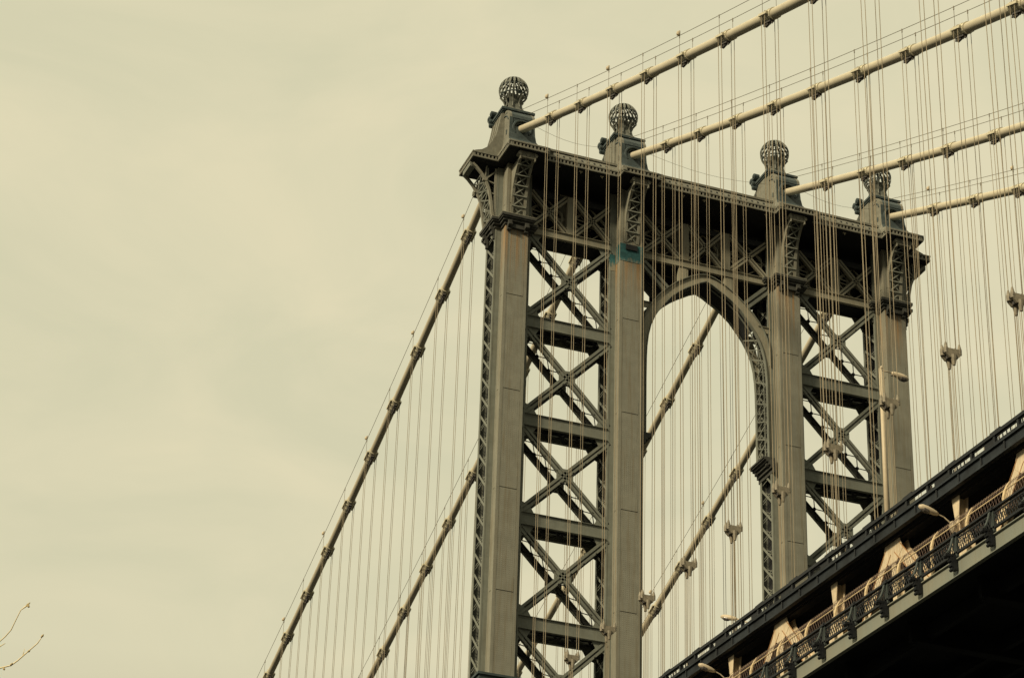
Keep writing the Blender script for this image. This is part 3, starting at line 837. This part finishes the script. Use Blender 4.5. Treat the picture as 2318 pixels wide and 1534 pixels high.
# ================================================================== SUSPENDERS
def suspender(x, y, near, idx, j, k):
    zc = cable_z(y); u = -y if near else y
    zy = yoke_z(u) if near else yoke_z(-u*0.3)
    zend = -52.6 + dz(u if near else -u*0.6)
    side = 'near side' if near else 'far side'
    t = thing('suspender', 'tan four-rope suspender, %s out from the tower on the %s of the %s' % (ORD[k], side, CN2[j]), 'suspender rope', (x, y, zend), 'suspender ropes hanging from the cables')
    m4 = []
    sk = random.uniform(-0.03, 0.03)
    for sx in (-1, 1):
        m = MB()
        for sy in (-0.2, 0.2):
            m.tube([(x + sx*0.40, y + sy, zc + .1), (x + sx*0.34, y + sy*.8 + sk, zy + 0.35)], 0.0175, 6)
        m.build('rope_pair', 'rope', t)
    for sy in (-0.2, 0.2):
        m = MB()
        m.tube([(x + .05*sy, y + sy, zy - 0.35), (x, y + sy, zend)], 0.018, 6)
        m.tube([(x - .08, y + sy*.9, zy - 0.35), (x - .07, y + sy, zend)], 0.013, 6)
        m.build('hanger_rope', 'rope', t)
    # yoke with four sockets above and two below
    m = MB()
    for sy in (-0.19, 0.19):
        m.box(x-.36, x+.36, y+sy-.05, y+sy+.05, zy-.08, zy+.17)
        m.prism([(x-.36, zy-.08), (x+.36, zy-.08), (x+.2, zy-.26), (x-.2, zy-.26)], 'Y', y+sy-.05, y+sy+.05)
    yk = m.build('yoke', 'yoke', t)
    m = MB()
    for sx in (-.33, .33):
        for sy in (-.16, .16):
            m.tube([(x+sx, y+sy, zy-.05), (x+sx, y+sy, zy+.2), (x+sx, y+sy, zy+.46)], [.095, .10, .04], 8)
    for sy in (-.2, .2):
        m.tube([(x, y+sy, zy-.12), (x, y+sy, zy-.28), (x, y+sy, zy-.62)], [.15, .13, .06], 8)
    m.build('socket', 'yoke', yk)
    m = MB()
    m.box(x-.2, x+.2, y-.139, y+.139, zy-.22, zy+.05)
    for sx in (-.33, .33): m.tube([(x+sx, y-.25, zy+.08), (x+sx, y+.25, zy+.08)], 0.05, 6)
    m.build('yoke_pin', 'bolt', yk)
NN = [12, 12, 11, 10]
for j, x in enumerate(LEGX):
    for k in range(14):
        suspender(x, -(N_U0 + PANEL*k), True, 0, j, k)
    for k in range(13):
        suspender(x, F_U0 + PANEL*k, False, 0, j, k)

# ================================================================== DECK
U0, U1 = -70.0, 112.0
def deck_u(n): return [U0 + (U1-U0)*i/n for i in range(n+1)]
deck = thing('bridge_deck', 'double-deck roadway of cream truss posts over a grey fascia girder, nearly black beneath', 'bridge deck', (14.63, -50, -59))
def run(m, x, z, w, h, u0=U0, u1=U1, step=PANEL):
    """beam along the deck following the grade; centre x, z (at u=55)"""
    n = max(1, int((u1-u0)/step))
    for i in range(n):
        a = u0 + (u1-u0)*i/n; b = u0 + (u1-u0)*(i+1)/n
        m.add([(x-w/2, -a, z-h/2+dz(a)), (x+w/2, -a, z-h/2+dz(a)), (x+w/2, -a, z+h/2+dz(a)), (x-w/2, -a, z+h/2+dz(a)),
               (x-w/2, -b, z-h/2+dz(b)), (x+w/2, -b, z-h/2+dz(b)), (x+w/2, -b, z+h/2+dz(b)), (x-w/2, -b, z+h/2+dz(b))],
              [(0,1,5,4), (1,2,6,5), (2,3,7,6), (3,0,4,7)] + ([(0,3,2,1)] if i == 0 else []) + ([(4,5,6,7)] if i == n-1 else []))
    return m
# fascia girder of the walkway
XF = -3.8
m = MB(); run(m, XF, -58.93, 0.03, 0.70); run(m, XF-.02, -58.59, 0.16, 0.035); run(m, XF-.02, -59.27, 0.2, 0.035)
fas = m.build('fascia_girder', 'fascia', deck)
m = MB()
u = U0
for i in range(int((U1-U0)/PANEL*2)):
    uu = N_U0 + PANEL*0.5*(i - 28)
    if uu < U0 + 1 or uu > U1 - 1: continue
    MB().box(XF-.045, XF-.016, -uu-.05, -uu+.05, -59.25+dz(uu), -58.61+dz(uu)).build('fascia_stiffener', 'fascia', fas)
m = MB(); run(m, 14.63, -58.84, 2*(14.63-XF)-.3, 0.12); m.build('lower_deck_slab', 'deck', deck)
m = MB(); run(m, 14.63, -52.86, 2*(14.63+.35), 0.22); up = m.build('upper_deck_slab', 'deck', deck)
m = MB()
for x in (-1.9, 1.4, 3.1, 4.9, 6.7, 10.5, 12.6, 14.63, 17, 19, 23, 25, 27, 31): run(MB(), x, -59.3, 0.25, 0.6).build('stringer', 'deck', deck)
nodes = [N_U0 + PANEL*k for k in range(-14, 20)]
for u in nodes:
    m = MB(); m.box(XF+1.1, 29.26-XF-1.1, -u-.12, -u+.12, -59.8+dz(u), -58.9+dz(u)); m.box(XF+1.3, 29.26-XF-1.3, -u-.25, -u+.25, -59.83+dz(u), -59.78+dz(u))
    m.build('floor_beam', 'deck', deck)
# edge beam of the upper roadway: panelled plate with stiffeners
XE = -0.52
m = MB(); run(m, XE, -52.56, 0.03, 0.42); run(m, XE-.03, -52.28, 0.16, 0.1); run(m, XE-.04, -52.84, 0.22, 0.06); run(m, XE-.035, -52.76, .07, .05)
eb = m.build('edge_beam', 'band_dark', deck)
uu = U0 + 1 + PANEL*15
while uu < 96:
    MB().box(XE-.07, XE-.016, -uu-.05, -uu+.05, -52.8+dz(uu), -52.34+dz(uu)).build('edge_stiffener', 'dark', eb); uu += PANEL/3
# stiffening trusses in the four cable planes
ZT, ZL = -52.95, -58.6
def gus(m, x, pts, th=0.03):
    for s in (-1, 1): m.prism(pts, 'X', x + s*0.2 - th/2, x + s*0.2 + th/2)
tr_mat = 'truss'
for j, x in enumerate(LEGX):
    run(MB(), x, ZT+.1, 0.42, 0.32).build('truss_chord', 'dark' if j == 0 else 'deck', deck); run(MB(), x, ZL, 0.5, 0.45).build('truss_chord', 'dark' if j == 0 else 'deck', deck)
    mt = tr_mat if j == 0 else 'side'
    for k, u in enumerate(nodes):
        kk = k - 14; big = (kk % 2 == 0)       # big A-frame apex
        if j > 0 and not (0 <= kk < 14): continue
        zt, zl = ZT + dz(u), ZL + dz(u)
        m = MB()
        if big:
            for s in (-1, 1): m.box(*sorted((x+s*.2, x+s*.17)), -u-.17, -u+.17, zl, zt)
            m.box(x-.17, x+.17, -u-.04, -u+.04, zl, zt)
            gus(m, x, [(-u-.62, zt+.05), (-u+.62, zt+.05), (-u+.85, zt-.6), (-u+.35, zt-1.0), (-u-.35, zt-1.0), (-u-.85, zt-.6)])
        else:
            for s in (-1, 1): m.box(*sorted((x+s*.2, x+s*.17)), -u-.17, -u+.17, zl, zt)
            m.box(x-.17, x+.17, -u-.03, -u+.03, zl, zt)
            gus(m, x, [(-u-.32, zt+.02), (-u+.32, zt+.02), (-u+.17, zt-.9), (-u-.17, zt-.9)])
            gus(m, x, [(-u-.25, zt-1.55), (-u+.25, zt-1.55), (-u+.62, zt-2.2), (-u+.78, zl), (-u-.78, zl), (-u-.62, zt-2.2)])
        p = m.build('truss_post', mt, deck)
        if big:
            for s in (-1, 1):
                ub = u + s*PANEL
                m = MB(); a = V((x, -u - s*.35, zt - .35)); b = V((x, -ub + s*.3, ZL + dz(ub) + .2))
                for sx in (-1, 1): m.bar(a + V((sx*.185, 0, 0)), b + V((sx*.185, 0, 0)), 0.50, 0.035, (1, 0, 0))
                m.bar(a, b, 0.05, 0.34, (1, 0, 0))
                dd = m.build('truss_diagonal', mt, deck)
                if j == 0:
                    m = MB()
                    t2 = (b-a).normalized().cross(V((1, 0, 0)))
                    for e in (-1, 1): m.bar(a + t2*e*.27 - V((.215, 0, 0)), b + t2*e*.27 - V((.215, 0, 0)), 0.04, 0.025, (1, 0, 0))
                    m.build('diagonal_edge', 'rusty', dd)
# railway / roadway surfaces
m = MB(); run(m, 14.63, -52.735, 2*14.6, 0.02)
tag(m.build('upper_roadway', 'asphalt', None, origin=(14.63, -50, -52.7)), kind='structure')
m = MB(); run(m, -2.1, -58.76, 2.9, 0.02)
tag(m.build('walkway_surface', 'asphalt', None, origin=(-2.1, -50, -58.7)), kind='structure')

# upper roadway parapet (dark, slotted)
par = thing('roadway_parapet', 'dark slotted parapet rail along the edge of the upper roadway', 'parapet', (XE, -50, -52.2))
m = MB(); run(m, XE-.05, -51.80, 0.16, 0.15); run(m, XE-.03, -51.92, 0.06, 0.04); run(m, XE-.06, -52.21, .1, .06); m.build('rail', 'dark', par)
uu = 12.0; k = 0
while uu < 84:
    m = MB()
    m.box(XE-.1, XE+.05, -uu-.07, -uu+.07, -52.24+dz(uu), -51.72+dz(uu))
    if k % 4 in (0, 2):
        m.box(XE-.06, XE+.0, -uu-PANEL/3+.1, -uu-.1 - PANEL/(6 if k % 4 else 12), -52.18+dz(uu), -51.93+dz(uu))
    if k % 3 != 2:
        for q in range(4): m.box(XE-.05, XE-.01, -uu-.3-q*.3, -uu-.26-q*.3, -52.14+dz(uu), -52.0+dz(uu))
    m.box(XE-.1, XE+.06, -uu-.5, -uu+.3, -51.725+dz(uu), -51.65+dz(uu)) if k % 2 else None
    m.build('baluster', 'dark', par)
    uu += PANEL/3; k += 1

# ornate walkway railing
rl = thing('walkway_railing', 'dark blue ornamental walkway railing with curved bracket posts above the grey girder', 'railing', (XF, -50, -58.5))
XR = XF - .05
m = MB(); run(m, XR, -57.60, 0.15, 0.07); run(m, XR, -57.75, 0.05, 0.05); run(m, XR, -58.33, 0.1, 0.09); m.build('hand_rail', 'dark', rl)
m = MB()
uu = U0; st = 0.17
while uu < U1 - 1:
    z0, z1 = -58.29 + dz(uu), -57.77 + dz(uu)
    j1 = random.uniform(-.02, .02)
    m.bar((XR, -uu, z0), (XR, -uu-.30+j1, z1), 0.028, 0.02, (1, 0, 0)); m.bar((XR-.012, -uu-.30, z0), (XR-.012, -uu+j1, z1), 0.028, 0.02, (1, 0, 0))
    if int(uu*10) % 3 == 0: m.bar((XR-.02, -uu, (z0+z1)/2-.09), (XR-.02, -uu, (z0+z1)/2+.09), 0.10, 0.03, (1, 0, 0))
    uu += st
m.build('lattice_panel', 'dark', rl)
RU = [N_U0 + .3 + PANEL*0.5*i for i in range(-10, 38)]
ppoly = None
pr0 = None
for u in RU:
    zz = dz(u)
    if pr0 is None:
        m = MB()
        # bowed outer bracket and straight inner post, seen from the side as two members
        cur = [(-.06, -57.6), (-.10, -57.75), (-.17, -58.0), (-.28, -58.25), (-.46, -58.45)]
        for (a, b), (c, d) in zip(cur[:-1], cur[1:]):
            m.bar((XR+a, -u-.0, b+zz), (XR+c, -u+.0, d+zz), 0.13, 0.05, (1, 0, .3))
        m.box(XR-.05, XR+.05, -u-.19, -u-.10, -58.5+zz, -57.6+zz)
        m.box(XR-.05, XR+.05, -u-.06, -u+.06, -58.5+zz, -57.6+zz)
        pp = m.build('railing_post', 'railblue', rl)
        m = MB()
        m.box(XR-.12, XR+.1, -u-.20, -u+.08, -57.66+zz, -57.55+zz); m.lathe([(.0, -57.43+zz), (.05, -57.45+zz), (.06, -57.5+zz), (.04, -57.56+zz)], XR, -u-.05, 8)
        m.box(XR-.5, XR+.05, -u-.12, -u+.06, -58.52+zz, -58.42+zz)
        for (dy, z, r) in ((0, -58.62, .13), (0, -58.84, .10), (0, -59.02, .07)):
            m.tube([(XR-.20, -u+dy-.12, z+zz), (XR-.20, -u+dy+.1, z+zz)], r, 8)
        m.box(XR-.16, XR-.02, -u-.14, -u+.08, -59.05+zz, -58.5+zz)
        m.tube([(XR-.40, -u-.1, -58.5+zz), (XR-.40, -u+.08, -58.5+zz)], .09, 8)
        sc = m.build('post_scroll', 'dark', pp)
        pr0 = (pp, sc, u, zz)
    else:
        c = pr0[0].copy(); COL.objects.link(c); c.parent = rl; c.location = (0, -(u-pr0[2]), zz-pr0[3])
        d = pr0[1].copy(); COL.objects.link(d); d.parent = c

# walkway safety fence: curved cream posts, two rails and a wire mesh
fn = thing('walkway_fence', 'cream curved-post safety fence with brown wire mesh behind the dark railing', 'fence', (-3.3, -50, -58.6))
XN = -3.3
def fz(u): return dz(u)
m = MB(); 
def run2(m, x, z, r, u0=U0, u1=U1):
    n = int((u1-u0)/PANEL); m.tube([(x, -(u0+(u1-u0)*i/n), z + dz(u0+(u1-u0)*i/n)) for i in range(n+1)], r, 6)
run2(m, XN+.30, -56.28, 0.016); run2(m, XN+.10, -56.62, 0.028)
m.build('fence_rail', 'fence', fn)
fp0 = None
for i in range(-10, 38):
    u = N_U0 + PANEL*0.5*i + 0.35; zz = dz(u)
    if fp0 is None:
        m = MB(); pts = [(XN, -58.7), (XN, -57.3), (XN+.0, -56.95), (XN+.07, -56.68), (XN+.19, -56.44), (XN+.32, -56.26)]
        for (a, b), (c, d) in zip(pts[:-1], pts[1:]): m.bar((a, -u, b+zz), (c, -u, d+zz), 0.15, 0.07, (1, 0, .2))
        fp0 = (m.build('fence_post', 'fence', fn), u, zz)
    else:
        c = fp0[0].copy(); COL.objects.link(c); c.parent = fn; c.location = (0, -(u-fp0[1]), zz-fp0[2])
m = MB(); uu = 18.0
while uu < 90:
    z0 = dz(uu)
    for s in (0, 1):
        e = .6
        a = (XN+.0, -uu - (e if s else 0), -57.6 + z0); b = (XN+.10, -uu - (0 if s else e), -56.56+z0); c = (XN+.30, -uu - (-.25 if s else e+.25), -56.24 + z0)
        m.bar(a, b, 0.010, 0.010, (1, 0, 0)); m.bar(b, c, 0.010, 0.010, (1, 0, .5))
    uu += 0.2
m.build('wire_mesh', 'mesh', fn)

# ================================================================== STREET LAMPS
def cobra(m, ml, tip, root, size=1.0):
    """lamp head from root (arm end) to tip"""
    r, t = V(root), V(tip); pts = [r, r.lerp(t, .12), r.lerp(t, .35), r.lerp(t, .6), r.lerp(t, .85), t]
    rad = [.05, .09, .12, .135, .12, .05]; b = len(m.v)
    m.tube(pts, [q*size for q in rad], 12)
    d = V((0, 0, -.05*size)); pts2 = [r.lerp(t, q) + d for q in (.42, .55, .75, .9)]
    ml.tube(pts2, [q*size for q in (.07, .125, .125, .06)], 12)
# tall pole on the upper roadway, head pointing right
u = 50.3; xp = 0.4
lp = thing('street_lamp', 'tall cream street lamp, head to the right, in front of the rightmost tower leg', 'street lamp', (xp, -u, -52.7), 'street lamps on the bridge')
MB().tube([(xp, -u, -52.7), (xp, -u, -48), (xp, -u, -43.5)], [.14, .11, .075], 12).build('pole', 'lamp', lp, smooth=True)
m = MB(); ml = MB(); m.tube([(xp, -u, -43.55), (xp+.05, -u, -43.45), (xp+.06, -u, -43.38)], [.09, .07, .03], 8)
cobra(m, ml, (xp+1.4, -u-.05, -43.83), (xp+.55, -u-.02, -43.63), 1.15)
m.tube([(xp, -u, -43.6), (xp+.55, -u-.02, -43.63)], .03, 6)
m.build('lamp_head', 'lamp', lp, smooth=True); ml.build('lens', 'lens', lp)
# second lamp on the upper roadway, only its head above the parapet
u, xp = 24.9, 6.5
lp = thing('street_lamp', 'cream lamp head pointing left, just above the dark parapet under the arch', 'street lamp', (xp, -u, -51.5), 'street lamps on the bridge')
MB().tube([(xp, -u, -51.3), (xp, -u, -45.9)], [.13, .09], 10).build('pole', 'lamp', lp)
m = MB(); ml = MB(); cobra(m, ml, (xp-1.75, -u+1.2, -44.95), (xp-1.1, -u+.5, -45.25), 1.15); m.tube([(xp, -u, -45.9), (xp-.5, -u+.2, -45.5), (xp-1.1, -u+.5, -45.25)], .04, 6)
m.build('lamp_head', 'lamp', lp, smooth=True); ml.build('lens', 'lens', lp)
for k, lab in ((9, 'cream cobra-head lamp reaching out from the narrow truss post near the right edge'), (5, 'cream cobra-head lamp on a narrow truss post at the bottom edge')):
    if k == 1: continue
    u = N_U0 + PANEL*k; z = dz(u) - 54.25
    lp = thing('street_lamp', lab, 'street lamp', (-.22, -u, z-.2), 'street lamps on the bridge')
    m = MB(); m.box(-.42, -.21, -u-.1, -u+.12, z-.42, z+.06); m.lathe([(.0, z+.14), (.13, z+.1), (.16, z-.05), (.10, z-.35), (0, z-.4)], -.42, -u, 10); m.build('lamp_mount', 'lamp', lp, smooth=True)
    MB().tube([(-.42, -u, z-.1), (-.6, -u, z+.1), (-.8, -u+.03, z+.27), (-1.05, -u+.05, z+.36)], .03, 6).build('lamp_arm', 'lamp', lp)
    m = MB(); ml = MB(); cobra(m, ml, (-1.9, -u+.12, z+.62), (-1.05, -u+.05, z+.36), 1.1)
    m.build('lamp_head', 'lamp', lp, smooth=True); ml.build('lens', 'lens', lp)

# ================================================================== BARE TREE (only twig tips reach the frame)
tree = thing('bare_tree', 'bare tree whose thin budding twigs enter at the bottom left corner', 'tree', (-45.2, -99.4, GROUND), None)
T = [(-45.2, -99.4, GROUND), (-45.1, -99.5, -95), (-45.25, -99.45, -91), (-45.1, -99.7, -87.5)]
m = MB(); m.tube(T, [.26, .2, .14, .08], 10)
rnd = random.Random(3)
for i in range(9):
    z = -93 + i*.75; a = rnd.uniform(0, 6.28); b = V((-45.15, -99.5, z)); L = rnd.uniform(1.2, 2.4)
    e = b + V((cos(a)*L*.35, sin(a)*L*.35, L*.7)); m.tube([b, b.lerp(e, .5) + V((0, 0, -.1)), e], [.05, .035, .012], 6)
m.build('trunk', 'bark', tree)
m = MB()
main1 = [(-45.1, -99.7, -87.5), (-44.8, -100.2, -85.6), (-44.45, -100.7, -84.0), (-44.19, -100.868, -83.364), (-43.952, -101.007, -83.272), (-43.801, -101.086, -83.231), (-43.719, -101.155, -83.162), (-43.599, -101.271, -83.037), (-43.484, -101.382, -82.919), (-43.43, -101.462, -82.815)]
m.tube(main1, [.06, .04, .022, .012, .011, .010, .010, .009, .008, .005], 6)
main2 = [(-44.8, -100.2, -85.6), (-44.5, -100.7, -84.2), (-44.2, -101.0, -83.2), (-44.034, -101.192, -82.907), (-43.97, -101.25, -82.84), (-43.908, -101.328, -82.752), (-43.87, -101.43, -82.62), (-43.827, -101.517, -82.478), (-43.76, -101.57, -82.42), (-43.721, -101.599, -82.402)]
m.tube(main2, [.04, .03, .016, .009, .0085, .008, .007, .007, .012, .010], 6)
m.tube([(-44.35, -101.0, -83.3), (-44.018, -101.155, -82.979), (-43.951, -101.205, -82.934)], [.016, .01, .005], 5)
m.tube([(-43.66, -101.21, -83.10), (-43.65, -101.24, -82.98)], [.008, .003], 5)
m.build('twig', 'bark', tree, smooth=True)
m = MB()
for p, q in (((-43.90, -101.03, -83.27), (-43.885, -101.05, -83.31)), ((-43.81, -101.08, -83.24), (-43.79, -101.12, -83.20)), ((-43.77, -101.56, -82.43), (-43.71, -101.60, -82.36)), ((-43.74, -101.58, -82.42), (-43.71, -101.61, -82.44)), ((-43.45, -101.44, -82.84), (-43.42, -101.47, -82.79)), ((-43.60, -101.27, -83.04), (-43.57, -101.30, -83.02))):
    p, q = V(p), V(q); m.tube([p, p.lerp(q, .5), q], [.010, .020, .005], 6)
m.build('bud', 'bud', tree, smooth=True)

# ================================================================== GROUND, WATER
m = MB(); m.add([(-4000, -4000, GROUND-.8), (4000, -4000, GROUND-.8), (4000, 4000, GROUND-.8), (-4000, 4000, GROUND-.8)], [(0, 1, 2, 3)])
tag(m.build('river', 'water', None, origin=(0, 0, GROUND-.8)), kind='structure')
m = MB(); m.box(-4000, 4000, -4000, -60, GROUND-.7, GROUND)
tag(m.build('ground', 'ground', None, origin=(0, -200, GROUND)), kind='structure')

# ================================================================== SKY AND LIGHT
SUN_DIR = V((-0.74, -0.35, 0.54)).normalized()        # towards the sun
el = math.asin(SUN_DIR.z); az = atan2(SUN_DIR.x, SUN_DIR.y)
w = bpy.data.worlds.new('World'); scene.world = w; w.use_nodes = True
nt = w.node_tree; N = nt.nodes; L = nt.links; bg = N['Background']
sky = N.new('ShaderNodeTexSky'); sky.sky_type = 'NISHITA'; sky.sun_disc = False
sky.sun_elevation = el; sky.sun_rotation = az; sky.dust_density = 4.0; sky.air_density = 1.2
tc = N.new('ShaderNodeTexCoord')
mp = N.new('ShaderNodeMapping'); mp.inputs['Scale'].default_value = (1.0, 1.0, 2.2); mp.inputs['Rotation'].default_value = (0.35, 0.5, 0.2)
L.new(tc.outputs['Generated'], mp.inputs['Vector'])
n1 = N.new('ShaderNodeTexNoise'); n1.inputs['Scale'].default_value = 7.5; n1.inputs['Detail'].default_value = 8; n1.inputs['Roughness'].default_value = 0.55; n1.inputs['Distortion'].default_value = 0.7
L.new(mp.outputs['Vector'], n1.inputs['Vector'])
cr = N.new('ShaderNodeValToRGB'); e = cr.color_ramp.elements
e[0].position = 0.34; e[0].color = (0.69, 0.655, 0.44, 1); e[1].position = 0.64; e[1].color = (0.775, 0.71, 0.475, 1)
mid = e.new(0.5); mid.color = (0.735, 0.685, 0.46, 1)
L.new(n1.outputs['Fac'], cr.inputs['Fac'])
# overcast luminance: dim at the horizon, bright overhead
sp = N.new('ShaderNodeSeparateXYZ'); L.new(tc.outputs['Generated'], sp.inputs['Vector'])
mr = N.new('ShaderNodeValToRGB'); q = mr.color_ramp.elements
q[0].position = 0.0; q[0].color = (0.05, 0.05, 0.05, 1); q[1].position = 1.0; q[1].color = (1, 1, 1, 1)
for ps, vl in ((0.15, 0.10), (0.36, 0.5), (0.62, 0.51)): a_ = q.new(ps); a_.color = (vl, vl, vl, 1)
L.new(sp.outputs['Z'], mr.inputs['Fac'])
# low sky behind the viewer is dimmed, added to deepen shade under the cornice
by = N.new('ShaderNodeMapRange'); by.inputs['From Min'].default_value = -0.45; by.inputs['From Max'].default_value = 0.15
by.inputs['To Min'].default_value = 0.38; by.inputs['To Max'].default_value = 1.0; by.interpolation_type = 'SMOOTHSTEP'
L.new(sp.outputs['Y'], by.inputs['Value'])
bz = N.new('ShaderNodeMapRange'); bz.inputs['From Min'].default_value = 0.55; bz.inputs['From Max'].default_value = 0.95
L.new(sp.outputs['Z'], bz.inputs['Value'])
bm_ = N.new('ShaderNodeMath'); bm_.operation = 'MAXIMUM'; L.new(by.outputs['Result'], bm_.inputs[0]); L.new(bz.outputs['Result'], bm_.inputs[1])
b2 = N.new('ShaderNodeMath'); b2.operation = 'MULTIPLY'; b2.inputs[1].default_value = 2.0; L.new(bm_.outputs[0], b2.inputs[0])
m2x = N.new('ShaderNodeVectorMath'); m2x.operation = 'SCALE'; m2x.inputs['Scale'].default_value = 2.0
L.new(mr.outputs['Color'], m2x.inputs[0]); L.new(b2.outputs[0], m2x.inputs['Scale'])
ml = N.new('ShaderNodeMix'); ml.data_type = 'RGBA'; ml.blend_type = 'MULTIPLY'; ml.inputs[0].default_value = 1.0
L.new(cr.outputs['Color'], ml.inputs[6]); L.new(m2x.outputs['Vector'], ml.inputs[7])
sc = N.new('ShaderNodeVectorMath'); sc.operation = 'SCALE'; sc.inputs['Scale'].default_value = 0.10
L.new(sky.outputs['Color'], sc.inputs[0])
mx = N.new('ShaderNodeMix'); mx.data_type = 'RGBA'; mx.inputs[0].default_value = 0.94
L.new(sc.outputs['Vector'], mx.inputs[6]); L.new(ml.outputs[2], mx.inputs[7])
L.new(mx.outputs[2], bg.inputs['Color']); bg.inputs['Strength'].default_value = 1.0

sl = bpy.data.lights.new('sun', 'SUN'); sl.energy = 3.9; sl.angle = radians(8.0); sl.color = (1.0, 0.84, 0.56)
so = bpy.data.objects.new('sun', sl); COL.objects.link(so); so.location = (-60, -60, 60)
so.rotation_euler = (-SUN_DIR).to_track_quat('-Z', 'Y').to_euler()

# ================================================================== CAMERA
cam = bpy.data.cameras.new('camera'); co = bpy.data.objects.new('camera', cam); COL.objects.link(co)
Rv = V((0.9350057583542528, -0.35332341548462326, 0.03044332298992546)); Uv = V((-0.19544501407032552, -0.44176692426818803, 0.8755816530156826)); Wv = V((0.2959146470174109, 0.8246238831691121, 0.48210991795197056))
co.matrix_world = Matrix(((Rv.x, Uv.x, -Wv.x, -48.77784), (Rv.y, Uv.y, -Wv.y, -137.39332), (Rv.z, Uv.z, -Wv.z, -96.89403), (0, 0, 0, 1)))
cam.sensor_width = 36.0; cam.lens = 36.0 * 5554.13 / 2318.0
cam.clip_start = 0.5; cam.clip_end = 9000
scene.camera = co
scene.view_settings.view_transform = 'Standard'; scene.view_settings.look = 'None'
scene.view_settings.exposure = 0.0; scene.view_settings.gamma = 1.0
